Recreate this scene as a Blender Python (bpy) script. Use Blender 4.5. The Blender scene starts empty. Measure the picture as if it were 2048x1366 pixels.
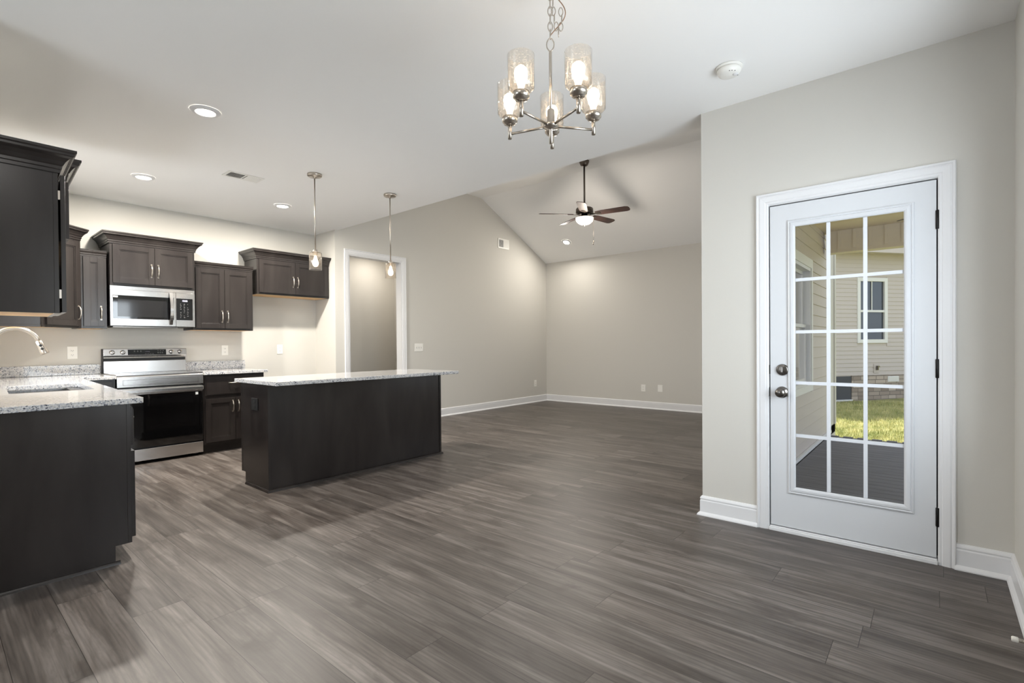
import bpy, bmesh, math, random
from mathutils import Vector, Matrix
random.seed(7)
S = bpy.context.scene
COL = S.collection
PI = math.pi

# ------------------------------------------------------------------ camera
CAM_F, CAM_CX, CAM_CY = 1001.594, 1024.0, 696.882
YAW, CAM_H, ROLL, PITCH = 0.7014, 1.1884, -0.0077, -0.0089
def camera():
    c, s = math.cos(YAW), math.sin(YAW)
    cp, sp = math.cos(PITCH), math.sin(PITCH)
    cr, sr = math.cos(ROLL), math.sin(ROLL)
    r = Vector((s, -c, 0)); z = Vector((0, 0, -1)); d = Vector((c, s, 0))
    d2 = d*cp - z*sp; z2 = z*cp + d*sp
    r3 = r*cr - z2*sr; z3 = z2*cr + r*sr
    m = Matrix((r3, -z3, -d2)).transposed().to_4x4()
    cd = bpy.data.cameras.new('camera'); co = bpy.data.objects.new('camera', cd)
    COL.objects.link(co)
    co.matrix_world = Matrix.Translation((0, 0, CAM_H)) @ m
    cd.sensor_width = 36; cd.sensor_fit = 'HORIZONTAL'
    cd.lens = CAM_F/2048*36
    cd.shift_y = (CAM_CY-683.0)/2048
    cd.clip_start = 0.02; cd.clip_end = 300
    S.camera = co
camera()

# ------------------------------------------------------------------ view, world, lights
S.view_settings.view_transform = 'Standard'
S.view_settings.look = 'None'
S.view_settings.gamma = 1
S.view_settings.use_curve_mapping = False
S.view_settings.exposure = 0.50
w = bpy.data.worlds.new('world'); S.world = w; w.use_nodes = True
nt = w.node_tree; nt.nodes.clear()
sky = nt.nodes.new('ShaderNodeTexSky'); sky.sky_type = 'NISHITA'; sky.sun_disc = False
sky.sun_elevation = math.radians(42); sky.sun_rotation = math.radians(20); sky.air_density = 1.0; sky.dust_density = 1.5; sky.ozone_density = 1.0
mixw = nt.nodes.new('ShaderNodeMix'); mixw.data_type = 'RGBA'; mixw.inputs[0].default_value = 0.75
mixw.inputs[7].default_value = (0.86, 0.9, 1.0, 1)
mulw = nt.nodes.new('ShaderNodeVectorMath'); mulw.operation = 'SCALE'; mulw.inputs[3].default_value = 0.15
nt.links.new(sky.outputs[0], mulw.inputs[0]); nt.links.new(mulw.outputs[0], mixw.inputs[6])
bg = nt.nodes.new('ShaderNodeBackground'); bg.inputs[1].default_value = 1.05
ow = nt.nodes.new('ShaderNodeOutputWorld')
nt.links.new(mixw.outputs[2], bg.inputs[0]); nt.links.new(bg.outputs[0], ow.inputs[0])

def lamp(kind, name, loc, power, color=(1, 1, 1), **kw):
    ld = bpy.data.lights.new(name, kind); ld.energy = power; ld.color = color
    rot = kw.pop('rot', None); parent = kw.pop('parent', None)
    for k, v in kw.items(): setattr(ld, k, v)
    o = bpy.data.objects.new(name, ld); COL.objects.link(o); o.location = loc
    if rot: o.rotation_euler = rot
    if parent: o.parent = parent
    return o
sun = lamp('SUN', 'sun', (20, 20, 20), 6.0, (1.0, 0.95, 0.86), angle=0.01)
sun.rotation_euler = Vector((0.0, 0.606, 0.80)).to_track_quat('Z', 'Y').to_euler()
DAY = (0.86, 0.93, 1.0)
# area lamps for daylight at dining, sink and living windows; the west one is added
lamp('AREA', 'daylight_dining_window', (2.1, -0.72, 1.45), 60, DAY, shape='RECTANGLE', size=1.75, size_y=1.5, rot=(-PI/2-.08, 0, PI))
lamp('AREA', 'added_west_daylight', (-2.38, 2.5, 1.45), 34, DAY, shape='RECTANGLE', size=1.3, size_y=1.7, rot=(PI/2+.25, 0, -PI/2))
lamp('AREA', 'daylight_sink_window', (0.02, 4.75, 1.55), 24, DAY, shape='RECTANGLE', size=0.9, size_y=0.8, rot=(PI/2+.3, 0, -PI/2))
lamp('AREA', 'daylight_living_window', (5.8, 1.245, 1.35), 8, DAY, shape='RECTANGLE', size=1.6, size_y=1.3, rot=(-PI/2, 0, PI))

# ------------------------------------------------------------------ mesh helpers
class MB:
    def __init__(s): s.v = []; s.f = []; s.sm = []; s.M = None
    def pt(s, p):
        p = Vector(p)
        if s.M is not None: p = s.M @ p
        s.v.append(p); return len(s.v)-1
    def face(s, idx, sm=False): s.f.append(tuple(idx)); s.sm.append(sm)
    def box(s, x0, x1, y0, y1, z0, z1):
        i = [s.pt(p) for p in ((x0,y0,z0),(x1,y0,z0),(x1,y1,z0),(x0,y1,z0),(x0,y0,z1),(x1,y0,z1),(x1,y1,z1),(x0,y1,z1))]
        for f in ((0,3,2,1),(4,5,6,7),(0,1,5,4),(1,2,6,5),(2,3,7,6),(3,0,4,7)): s.face([i[k] for k in f])
        return s
    def prism(s, poly, a0, a1, axis='z'):
        def mp(p, a):
            if axis == 'z': return (p[0], p[1], a)
            if axis == 'y': return (p[0], a, p[1])
            return (a, p[0], p[1])
        A = [s.pt(mp(p, a0)) for p in poly]; B = [s.pt(mp(p, a1)) for p in poly]; n = len(poly)
        s.face(A[::-1]); s.face(B)
        for i in range(n): s.face((A[i], A[(i+1)%n], B[(i+1)%n], B[i]))
        return s
    def lathe(s, prof, seg=24, c=(0,0,0), M=None, cap=True, smooth=True):
        M = M or Matrix.Identity(4); rings = []
        for r, z in prof:
            rings.append([s.pt(Vector(c) + (M @ Vector((r*math.cos(2*PI*k/seg), r*math.sin(2*PI*k/seg), z)))) for k in range(seg)])
        for a, b in zip(rings, rings[1:]):
            for k in range(seg): s.face((a[k], a[(k+1)%seg], b[(k+1)%seg], b[k]), smooth)
        if cap:
            if prof[0][0] > 1e-6: s.face(rings[0][::-1])
            if prof[-1][0] > 1e-6: s.face(rings[-1])
        return s
    def tube(s, pts, r, seg=8, closed=False, rr=None):
        pts = [Vector(p) for p in pts]; n = len(pts); rings = []; up = None
        for i in range(n):
            if closed: t = (pts[(i+1)%n]-pts[i-1]).normalized()
            else: t = (pts[min(i+1,n-1)]-pts[max(i-1,0)]).normalized()
            if up is None:
                up = Vector((0,0,1)) if abs(t.z) < .9 else Vector((1,0,0))
            a = t.cross(up).normalized(); b = a.cross(t).normalized(); up = b
            q = rr[i] if rr else r
            rings.append([s.pt(pts[i] + a*q*math.cos(2*PI*k/seg) + b*q*math.sin(2*PI*k/seg)) for k in range(seg)])
        pr = list(zip(rings, rings[1:]))
        if closed: pr.append((rings[-1], rings[0]))
        for A, B in pr:
            for k in range(seg): s.face((A[k], A[(k+1)%seg], B[(k+1)%seg], B[k]), True)
        if not closed: s.face(rings[0][::-1]); s.face(rings[-1])
        return s
    def sweep(s, path, prof, closed=False, side=1):
        """mitred moulding: path in the xy plane, profile of (offset sideways, height)"""
        P = [Vector(p) for p in path]; n = len(P); nr = []
        for i in range(n-(0 if closed else 1)):
            d = (P[(i+1)%n]-P[i]).normalized(); nr.append(Vector((-d.y, d.x))*side)
        rings = []
        for i in range(n):
            if closed: a, b = nr[i-1], nr[i]
            else: a, b = nr[max(i-1,0)], nr[min(i,n-2)]
            m = (a+b); m = m/m.length if m.length > 1e-6 else a
            m = m/max(.2, m.dot(a))
            rings.append([s.pt((P[i].x+m.x*o, P[i].y+m.y*o, h)) for o, h in prof])
        k = len(prof); pr = list(zip(rings, rings[1:]))
        if closed: pr.append((rings[-1], rings[0]))
        for A, B in pr:
            for j in range(k): s.face((A[j], A[(j+1)%k], B[(j+1)%k], B[j]))
        if not closed: s.face(rings[0][::-1]); s.face(rings[-1])
        return s
    def plate(s, outer, holes, a0, a1, axis='z'):
        """flat slab with holes, polygons in the plane of the other two axes"""
        bm = bmesh.new(); es = []
        for loop in [outer]+list(holes):
            vs = [bm.verts.new((p[0], p[1], 0)) for p in loop]
            for i in range(len(vs)): es.append(bm.edges.new((vs[i], vs[(i+1)%len(vs)])))
        bmesh.ops.triangle_fill(bm, use_beauty=True, edges=es)
        bm.verts.ensure_lookup_table(); bm.verts.index_update()
        def mp(p, a):
            if axis == 'z': return (p.x, p.y, a)
            if axis == 'y': return (p.x, a, p.y)
            return (a, p.x, p.y)
        A = [s.pt(mp(v.co, a0)) for v in bm.verts]; B = [s.pt(mp(v.co, a1)) for v in bm.verts]
        for f in bm.faces:
            s.face([A[v.index] for v in f.verts][::-1]); s.face([B[v.index] for v in f.verts])
        for e in bm.edges:
            if len(e.link_faces) == 1:
                i, j = e.verts[0].index, e.verts[1].index
                s.face((A[i], A[j], B[j], B[i]))
        bm.free(); return s

def obj(name, mb, mat, parent=None, bevel=0, warp=None, smooth=False):
    """link the collected shapes as ONE mesh; coordinates given in world space"""
    off = Vector((0,0,0)); p = parent
    if parent is not None: off = Vector(parent['_o'])
    vs = [(warp(v) if warp else v)-off for v in mb.v]
    me = bpy.data.meshes.new(name); me.from_pydata([tuple(v) for v in vs], [], mb.f)
    bm = bmesh.new(); bm.from_mesh(me); bmesh.ops.recalc_face_normals(bm, faces=bm.faces[:]); bm.to_mesh(me); bm.free()
    for i, p2 in enumerate(me.polygons): p2.use_smooth = mb.sm[i] or smooth
    me.materials.append(mat)
    o = bpy.data.objects.new(name, me); COL.objects.link(o)
    if parent is not None: o.parent = parent
    o['_o'] = tuple(off)
    if bevel:
        b = o.modifiers.new('bevel', 'BEVEL'); b.width = bevel; b.segments = 2; b.limit_method = 'ANGLE'; b.angle_limit = math.radians(40)
    return o
def thing(name, label, cat, loc, group=None):
    o = bpy.data.objects.new(name, None); COL.objects.link(o); o.location = loc
    o.empty_display_size = 0.1; o['_o'] = tuple(loc)
    o['label'] = label; o['category'] = cat
    if group: o['group'] = group
    return o
def tag(o, label, cat, group=None):
    o['label'] = label; o['category'] = cat
    if group: o['group'] = group
    return o
def struct(o): o['kind'] = 'structure'; return o
def sroot(name, loc=(0,0,0)):
    o = bpy.data.objects.new(name, None); COL.objects.link(o); o.location = loc; o['_o'] = tuple(loc); o['kind'] = 'structure'
    return o
def dup(o, loc=None, parent=None, label=None):
    c = o.copy(); COL.objects.link(c)
    if parent: c.parent = parent
    if loc is not None: c.location = loc
    if label: c['label'] = label
    for ch in [x for x in bpy.data.objects if x.parent == o and x != c]: dup(ch, None, c)
    return c

# ------------------------------------------------------------------ materials
def lin(c):
    return tuple((x/255/12.92 if x/255 <= .04045 else ((x/255+.055)/1.055)**2.4) for x in c)+(1,)
def pbr(name, rgb, rough=.5, metal=0, spec=.5, coat=0, bump=None, emit=None, es=0):
    m = bpy.data.materials.new(name); m.use_nodes = True; n = m.node_tree; b = n.nodes['Principled BSDF']
    b.inputs['Base Color'].default_value = lin(rgb); b.inputs['Roughness'].default_value = rough
    b.inputs['Metallic'].default_value = metal; b.inputs['Specular IOR Level'].default_value = spec
    b.inputs['Coat Weight'].default_value = coat
    if emit: b.inputs['Emission Color'].default_value = lin(emit); b.inputs['Emission Strength'].default_value = es
    if bump:
        t = n.nodes.new('ShaderNodeTexNoise'); t.inputs['Scale'].default_value = bump[0]; t.inputs['Detail'].default_value = 3
        g = n.nodes.new('ShaderNodeNewGeometry'); n.links.new(g.outputs['Position'], t.inputs['Vector'])
        bp = n.nodes.new('ShaderNodeBump'); bp.inputs['Strength'].default_value = bump[1]; bp.inputs['Distance'].default_value = .002
        n.links.new(t.outputs[0], bp.inputs['Height']); n.links.new(bp.outputs[0], b.inputs['Normal'])
    return m
def nd(m, t): return m.node_tree.nodes.new(t)
def lk(m, a, b): m.node_tree.links.new(a, b)
def ramp(m, stops):
    r = nd(m, 'ShaderNodeValToRGB'); e = r.color_ramp.elements
    while len(e) < len(stops): e.new(.5)
    for el, (p, c) in zip(e, stops): el.position = p; el.color = lin(c)
    return r
def math_node(m, op, a, b=None):
    x = nd(m, 'ShaderNodeMath'); x.operation = op
    for i, q in enumerate((a, b)):
        if q is None: continue
        if hasattr(q, 'links'): lk(m, q, x.inputs[i])
        else: x.inputs[i].default_value = q
    return x.outputs[0]
def pos(m):
    g = nd(m, 'ShaderNodeNewGeometry'); return g.outputs['Position']
def mapping(m, src, scale):
    mp = nd(m, 'ShaderNodeMapping'); mp.inputs['Scale'].default_value = scale; lk(m, src, mp.inputs[0]); return mp.outputs[0]

M_WALL = pbr('greige wall paint', (204, 201, 194), .75, spec=.3, bump=(180, .15))
M_CEIL = pbr('white ceiling paint', (246, 245, 243), .85, spec=.2, bump=(120, .1))
M_TRIM = pbr('white trim paint', (222, 222, 223), .35, spec=.4)
M_DOOR = pbr('white door enamel', (208, 210, 213), .42, spec=.4)
M_MUNT = pbr('white grille bars', (214, 217, 222), .5)
M_PLATE = pbr('white plastic', (236, 234, 228), .4)
M_SLOT = pbr('dark slot', (60, 58, 55), .6)
M_BLACK = pbr('matte black', (14, 14, 15), .5)
M_BRONZE = pbr('dark bronze hinge', (22, 20, 19), .35, metal=.6)
M_NICKEL = pbr('brushed nickel', (190, 182, 172), .28, metal=1)
M_DNICK = pbr('dark nickel', (120, 116, 112), .25, metal=1)
M_PLY = pbr('light plywood', (222, 184, 134), .6)
M_GLASSB = pbr('black oven glass', (7, 7, 8), .04, spec=1.0)
M_DISP = pbr('black display panel', (16, 16, 17), .12)
M_PRINT = pbr('faint grey print', (120, 120, 118), .5)
M_RUBBER = pbr('white rubber', (225, 222, 214), .6)
M_SINK = pbr('stainless sink', (200, 200, 202), .22, metal=1)
M_BULB = pbr('glowing bulb', (255, 240, 220), .5, emit=(255, 230, 202), es=8)
M_LED = pbr('led diffuser', (255, 255, 255), .5, emit=(255, 244, 228), es=14)
M_BOWL = pbr('frosted white bowl', (255, 250, 240), .5, emit=(255, 238, 214), es=3.2)
M_CLOCK = pbr('glowing digits', (230, 225, 255), .5, emit=(226, 222, 255), es=.9)
M_FANP = pbr('aged nickel', (104, 96, 88), .3, metal=1)
M_EXTTRIM = pbr('white exterior trim', (232, 232, 230), .5)
M_PORCHC = pbr('beige porch ceiling', (236, 220, 194), .6)
M_STICK = pbr('white sticker', (240, 240, 238), .6)

def steel():
    m = pbr('brushed stainless steel', (206, 204, 202), .2, metal=1)
    t = nd(m, 'ShaderNodeTexNoise'); t.inputs['Scale'].default_value = 6; t.inputs['Detail'].default_value = 4
    lk(m, mapping(m, pos(m), (.6, .6, 90)), t.inputs['Vector'])
    b = m.node_tree.nodes['Principled BSDF']
    r = nd(m, 'ShaderNodeMapRange'); r.inputs[3].default_value = .14; r.inputs[4].default_value = .30
    lk(m, t.outputs[0], r.inputs[0]); lk(m, r.outputs[0], b.inputs['Roughness'])
    return m
M_STEEL = steel()

def thin_glass(name, tint=(1,1,1), refl=1.0, seeds=False, haze=0.0):
    m = bpy.data.materials.new(name); m.use_nodes = True; n = m.node_tree; n.nodes.clear()
    out = n.nodes.new('ShaderNodeOutputMaterial'); tr = n.nodes.new('ShaderNodeBsdfTransparent'); tr.inputs[0].default_value = (*tint, 1)
    gl = n.nodes.new('ShaderNodeBsdfGlossy'); gl.inputs['Roughness'].default_value = .02
    lw_ = n.nodes.new('ShaderNodeLayerWeight'); lw_.inputs[0].default_value = .5
    mx = n.nodes.new('ShaderNodeMixShader')
    f = math_node(m, 'MULTIPLY', math_node(m, 'ADD', math_node(m, 'MULTIPLY', math_node(m, 'POWER', lw_.outputs['Facing'], 4.0), .75), .035), refl)
    base = tr.outputs[0]
    if seeds:
        v = n.nodes.new('ShaderNodeTexVoronoi'); v.inputs['Scale'].default_value = 150
        g = n.nodes.new('ShaderNodeNewGeometry'); n.links.new(g.outputs['Position'], v.inputs['Vector'])
        lt = math_node(m, 'LESS_THAN', v.outputs['Distance'], .26)
        df = n.nodes.new('ShaderNodeBsdfTranslucent'); df.inputs[0].default_value = (1, .97, .93, 1)
        m2 = n.nodes.new('ShaderNodeMixShader')
        k = math_node(m, 'ADD', math_node(m, 'MULTIPLY', lt, .22), haze)
        n.links.new(k, m2.inputs[0]); n.links.new(tr.outputs[0], m2.inputs[1]); n.links.new(df.outputs[0], m2.inputs[2])
        base = m2.outputs[0]
    n.links.new(f, mx.inputs[0]); n.links.new(base, mx.inputs[1]); n.links.new(gl.outputs[0], mx.inputs[2])
    n.links.new(mx.outputs[0], out.inputs[0])
    return m
M_PANE = thin_glass('window pane', (.97, .98, .98), .9)
M_SEED = thin_glass('seeded glass', (.97, .95, .92), 1.2, True, .015)

def wood_floor():
    m = pbr('grey oak plank floor', (120, 112, 105), .4, spec=.45)
    b = m.node_tree.nodes['Principled BSDF']; P = pos(m)
    sx = nd(m, 'ShaderNodeSeparateXYZ'); lk(m, P, sx.inputs[0]); X, Y = sx.outputs[0], sx.outputs[1]
    W, L = .194, 1.22
    xr = math_node(m, 'DIVIDE', math_node(m, 'SUBTRACT', X, .007), W); row = math_node(m, 'FLOOR', xr); fx = math_node(m, 'FRACT', xr)
    wn = nd(m, 'ShaderNodeTexWhiteNoise'); wn.noise_dimensions = '1D'; lk(m, row, wn.inputs['W'])
    yr = math_node(m, 'ADD', math_node(m, 'DIVIDE', Y, L), math_node(m, 'MULTIPLY', wn.outputs[0], 7.3))
    colm = math_node(m, 'FLOOR', yr); fy = math_node(m, 'FRACT', yr)
    cb = nd(m, 'ShaderNodeCombineXYZ'); lk(m, row, cb.inputs[0]); lk(m, colm, cb.inputs[1])
    wn2 = nd(m, 'ShaderNodeTexWhiteNoise'); wn2.noise_dimensions = '3D'; lk(m, cb.outputs[0], wn2.inputs['Vector'])
    pid = wn2.outputs[0]
    # plank-local vector
    v = nd(m, 'ShaderNodeCombineXYZ')
    lk(m, math_node(m, 'ADD', X, math_node(m, 'MULTIPLY', pid, 13.0)), v.inputs[0]); lk(m, math_node(m, 'ADD', Y, math_node(m, 'MULTIPLY', pid, 31.0)), v.inputs[1]); lk(m, math_node(m, 'MULTIPLY', pid, 57.0), v.inputs[2])
    def noise(scale, sc, det, rough=.55, dist=0):
        t = nd(m, 'ShaderNodeTexNoise'); t.inputs['Scale'].default_value = sc; t.inputs['Detail'].default_value = det
        t.inputs['Roughness'].default_value = rough; t.inputs['Distortion'].default_value = dist
        lk(m, mapping(m, v.outputs[0], scale), t.inputs['Vector']); return t.outputs[0]
    n1 = noise((1, .09, 1), 15, 5, .6, .5)       # broad cathedral streaks
    n2 = noise((1, .035, 1), 60, 5, .6)      # fine grain
    n3 = noise((1, .36, 1), 8.0, 4, .6, .5)      # knots and smoky patches
    wv = nd(m, 'ShaderNodeTexWave'); wv.wave_type = 'BANDS'; wv.bands_direction = 'X'; wv.inputs['Scale'].default_value = 16; wv.inputs['Distortion'].default_value = 8; wv.inputs['Detail'].default_value = 2.5; wv.inputs['Detail Scale'].default_value = 1.3
    lk(m, mapping(m, v.outputs[0], (1, .07, 1)), wv.inputs['Vector'])
    r1 = ramp(m, [(.28, (70, 62, 57)), (.5, (99, 91, 85)), (.72, (134, 126, 120))]); lk(m, n1, r1.inputs[0])
    def mix(a, bb, fac, mode='MIX'):
        x = nd(m, 'ShaderNodeMix'); x.data_type = 'RGBA'; x.blend_type = mode
        if hasattr(fac, 'links'): lk(m, fac, x.inputs[0])
        else: x.inputs[0].default_value = fac
        for q, i in ((a, 6), (bb, 7)):
            if hasattr(q, 'links'): lk(m, q, x.inputs[i])
            else: x.inputs[i].default_value = q
        return x.outputs[2]
    r2 = ramp(m, [(.3, (150, 150, 150)), (.7, (220, 220, 220))]); lk(m, n2, r2.inputs[0])
    c = mix(r1.outputs[0], r2.outputs[0], .55, 'OVERLAY')
    r4 = ramp(m, [(.0, (165, 165, 165)), (.5, (200, 200, 200)), (1, (205, 205, 205))]); lk(m, wv.outputs['Fac'], r4.inputs[0])
    c = mix(c, r4.outputs[0], .45, 'OVERLAY')
    kn = nd(m, 'ShaderNodeMapRange'); kn.inputs[1].default_value = .56; kn.inputs[2].default_value = .70; lk(m, n3, kn.inputs[0])
    c = mix(c, lin((70, 60, 54)), math_node(m, 'MULTIPLY', kn.outputs[0], .7))
    pv = nd(m, 'ShaderNodeMapRange'); pv.inputs[3].default_value = .60; pv.inputs[4].default_value = .88; lk(m, pid, pv.inputs[0])
    hsv = nd(m, 'ShaderNodeHueSaturation'); lk(m, c, hsv.inputs['Color']); lk(m, pv.outputs[0], hsv.inputs['Value']); hsv.inputs['Saturation'].default_value = .95
    # seams
    ex = math_node(m, 'MINIMUM', fx, math_node(m, 'SUBTRACT', 1.0, fx)); ey = math_node(m, 'MINIMUM', fy, math_node(m, 'SUBTRACT', 1.0, fy))
    gx = math_node(m, 'LESS_THAN', math_node(m, 'MULTIPLY', ex, W), .0013); gy = math_node(m, 'LESS_THAN', math_node(m, 'MULTIPLY', ey, L), .0013)
    g = math_node(m, 'MAXIMUM', gx, gy)
    c2 = mix(hsv.outputs[0], lin((40, 35, 32)), math_node(m, 'MULTIPLY', g, .9))
    lk(m, c2, b.inputs['Base Color'])
    rr = nd(m, 'ShaderNodeMapRange'); rr.inputs[3].default_value = .34; rr.inputs[4].default_value = .5; lk(m, n1, rr.inputs[0]); lk(m, rr.outputs[0], b.inputs['Roughness'])
    bp = nd(m, 'ShaderNodeBump'); bp.inputs['Strength'].default_value = .25; bp.inputs['Distance'].default_value = .001
    h = math_node(m, 'SUBTRACT', math_node(m, 'MULTIPLY', n2, .5), g); lk(m, h, bp.inputs['Height']); lk(m, bp.outputs[0], b.inputs['Normal'])
    return m
M_FLOOR = wood_floor()

def granite():
    m = pbr('speckled grey white granite', (200, 200, 202), .07, spec=.5)
    b = m.node_tree.nodes['Principled BSDF']; P = pos(m)
    v = nd(m, 'ShaderNodeTexVoronoi'); v.inputs['Scale'].default_value = 170; v.inputs['Randomness'].default_value = 1; lk(m, P, v.inputs['Vector'])
    sp = nd(m, 'ShaderNodeSeparateColor'); lk(m, v.outputs['Color'], sp.inputs[0])
    nz = nd(m, 'ShaderNodeTexNoise'); nz.inputs['Scale'].default_value = 28; nz.inputs['Detail'].default_value = 3; lk(m, P, nz.inputs['Vector'])
    k = math_node(m, 'ADD', math_node(m, 'MULTIPLY', sp.outputs[0], .7), math_node(m, 'MULTIPLY', nz.outputs[0], .6))
    r = ramp(m, [(.0, (62, 64, 72)), (.32, (70, 72, 82)), (.40, (146, 150, 158)), (.55, (190, 190, 192)), (.8, (216, 215, 214)), (1, (186, 182, 176))])
    r.color_ramp.interpolation = 'LINEAR'
    lk(m, k, r.inputs[0]); lk(m, r.outputs[0], b.inputs['Base Color'])
    return m
M_GRAN = granite()

def espresso():
    m = pbr('espresso stained maple', (42, 36, 33), .3, spec=.42)
    b = m.node_tree.nodes['Principled BSDF']
    t = nd(m, 'ShaderNodeTexNoise'); t.inputs['Scale'].default_value = 5; t.inputs['Detail'].default_value = 5; t.inputs['Distortion'].default_value = .5
    lk(m, mapping(m, pos(m), (1, 1, .22)), t.inputs['Vector'])
    r = ramp(m, [(.3, (35, 31, 30)), (.7, (47, 43, 41))]); lk(m, t.outputs[0], r.inputs[0]); lk(m, r.outputs[0], b.inputs['Base Color'])
    q = nd(m, 'ShaderNodeMapRange'); q.inputs[3].default_value = .19; q.inputs[4].default_value = .30; lk(m, t.outputs[0], q.inputs[0]); lk(m, q.outputs[0], b.inputs['Roughness'])
    return m
M_ESP = espresso()

def blade_wood():
    m = pbr('dark walnut blade', (44, 24, 20), .5)
    b = m.node_tree.nodes['Principled BSDF']
    t = nd(m, 'ShaderNodeTexNoise'); t.inputs['Scale'].default_value = 12; t.inputs['Detail'].default_value = 4
    lk(m, mapping(m, pos(m), (1, 1, 4)), t.inputs['Vector'])
    r = ramp(m, [(.3, (34, 18, 15)), (.7, (66, 40, 32))]); lk(m, t.outputs[0], r.inputs[0]); lk(m, r.outputs[0], b.inputs['Base Color'])
    return m
M_BLADE = blade_wood()

def siding_mat(rgb):
    m = pbr('beige vinyl siding', rgb, .55, spec=.3)
    return m
M_SID = siding_mat((204, 195, 188)); M_SID2 = siding_mat((202, 193, 187))
def stone_mat():
    m = pbr('stacked stone veneer', (170, 160, 150), .85)
    b = m.node_tree.nodes['Principled BSDF']
    tc = nd(m, 'ShaderNodeTexCoord')
    br = nd(m, 'ShaderNodeTexBrick'); br.inputs['Scale'].default_value = 1; br.inputs['Brick Width'].default_value = .26; br.inputs['Row Height'].default_value = .11
    br.inputs['Mortar Size'].default_value = .008; br.inputs['Color1'].default_value = lin((196, 182, 168)); br.inputs['Color2'].default_value = lin((146, 132, 120)); br.inputs['Mortar'].default_value = lin((120, 112, 104))
    br.offset = .37; br.squash = 1.4; br.squash_frequency = 3
    lk(m, tc.outputs['Object'], br.inputs['Vector'])
    sx = nd(m, 'ShaderNodeSeparateXYZ'); lk(m, tc.outputs['Object'], sx.inputs[0]); cb = nd(m, 'ShaderNodeCombineXYZ'); lk(m, sx.outputs[0], cb.inputs[0]); lk(m, sx.outputs[2], cb.inputs[1]); lk(m, cb.outputs[0], br.inputs['Vector'])
    lk(m, br.outputs[0], b.inputs['Base Color'])
    bp = nd(m, 'ShaderNodeBump'); bp.inputs['Distance'].default_value = .02; bp.invert = True; lk(m, br.outputs['Fac'], bp.inputs['Height']); lk(m, bp.outputs[0], b.inputs['Normal'])
    return m
M_STONE = stone_mat()
def grass_mat(name, a, bb):
    m = pbr(name, a, .9, spec=.1); b = m.node_tree.nodes['Principled BSDF']
    t = nd(m, 'ShaderNodeTexNoise'); t.inputs['Scale'].default_value = 3.2; t.inputs['Detail'].default_value = 6; t.inputs['Roughness'].default_value = .7; lk(m, pos(m), t.inputs['Vector'])
    r = ramp(m, [(.35, a), (.65, bb)]); lk(m, t.outputs[0], r.inputs[0]); lk(m, r.outputs[0], b.inputs['Base Color'])
    return m
M_LAWN = grass_mat('lawn soil', (120, 126, 78), (176, 172, 118)); M_BLADES = grass_mat('grass blades', (150, 160, 96), (226, 216, 160))
def deck_mat():
    m = pbr('grey deck boards', (128, 126, 128), .6)
    b = m.node_tree.nodes['Principled BSDF']
    t = nd(m, 'ShaderNodeTexNoise'); t.inputs['Scale'].default_value = 10; t.inputs['Detail'].default_value = 5; lk(m, mapping(m, pos(m), (6, .4, 1)), t.inputs['Vector'])
    r = ramp(m, [(.35, (88, 87, 90)), (.65, (110, 109, 112))]); lk(m, t.outputs[0], r.inputs[0]); lk(m, r.outputs[0], b.inputs['Base Color'])
    return m
M_DECK = deck_mat()

# ------------------------------------------------------------------ room dimensions
H = 2.757
XD, YC = 3.482, 1.227          # entry wall plane, its free end
YK, YW, XR = 6.745, 6.226, 3.655   # kitchen wall, doorway wall, return wall
XF, YR = 8.49, -0.30
XHD = 3.70                    # edge of the flat ceiling
TRAY0, TRAY1, HT, HF = 5.86, 6.55, 3.81, 2.864
XW = -2.3
def shx(y): return .057*(y-3.42)
def warpL(v): return Vector((v.x+.057*(v.y-3.42), v.y, v.z))
XL = .13; YL0 = 3.40

def rect(a0, a1, b0, b1): return [(a0,b0),(a1,b0),(a1,b1),(a0,b1)]

# floor
struct(obj('floor', MB().prism([(XW-.1, -.44), (XD+.13, -.44), (XD+.13, 1.115), (XF+.14, 1.115), (XF+.14, 7.6), (XW-.1, 7.6)], -.12, 0), M_FLOOR))
# ceilings
def ceil():
    mb = MB(); mb.prism([(XW-.1, YR-.14), (XHD, YR-.14), (XHD, YW+.12), (3.66, YW+.12), (3.66, YK+.12), (XW-.1, YK+.12)], H, H+.14); struct(obj('ceiling', mb, M_CEIL))
    mb = MB(); t = .12
    prof = [(XHD, H), (TRAY0, HT), (TRAY1, HT), (XF+.13, HF-.488*.13), (XF+.13, HF-.488*.13+t), (TRAY1, HT+t), (TRAY0, HT+t), (XHD, H+t+.02)]
    mb.prism([(p[0], p[1]) for p in prof], 1.1, YW+.12, 'y'); struct(obj('ceiling_vaulted', mb, M_CEIL))
    struct(obj('ceiling_hall', MB().box(3.66, 5.6, YW+.12, 7.5, 2.75, 2.85), M_CEIL))
ceil()
# walls
WK = obj('wall_kitchen', MB().box(-.1, XR+.12, YK, YK+.12, 0, H), M_WALL); struct(WK)
struct(obj('wall_pantry', MB().box(XR, XR+.12, YW+.12, YK, 0, H), M_WALL))
zdoor = 2.452
gable = [(XR, 0), (3.865, 0), (3.865, zdoor), (4.771, zdoor), (4.771, 0), (XF+.13, 0), (XF+.13, HF-.05), (TRAY1, HT), (TRAY0, HT), (XHD, H), (XR, H)]
struct(obj('wall_doorway', MB().plate(gable, [], YW, YW+.12, 'y'), M_WALL))
struct(obj('wall_far', MB().box(XF, XF+.13, 1.1, YW, 0, HF), M_WALL))
struct(obj('wall_entry', MB().plate([(YR, 0), (-.026, 0), (-.026, 2.065), (.818, 2.065), (.818, 0), (YC, 0), (YC, H), (YR, H)], [], XD, XD+.13, 'x'), M_WALL))
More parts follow.
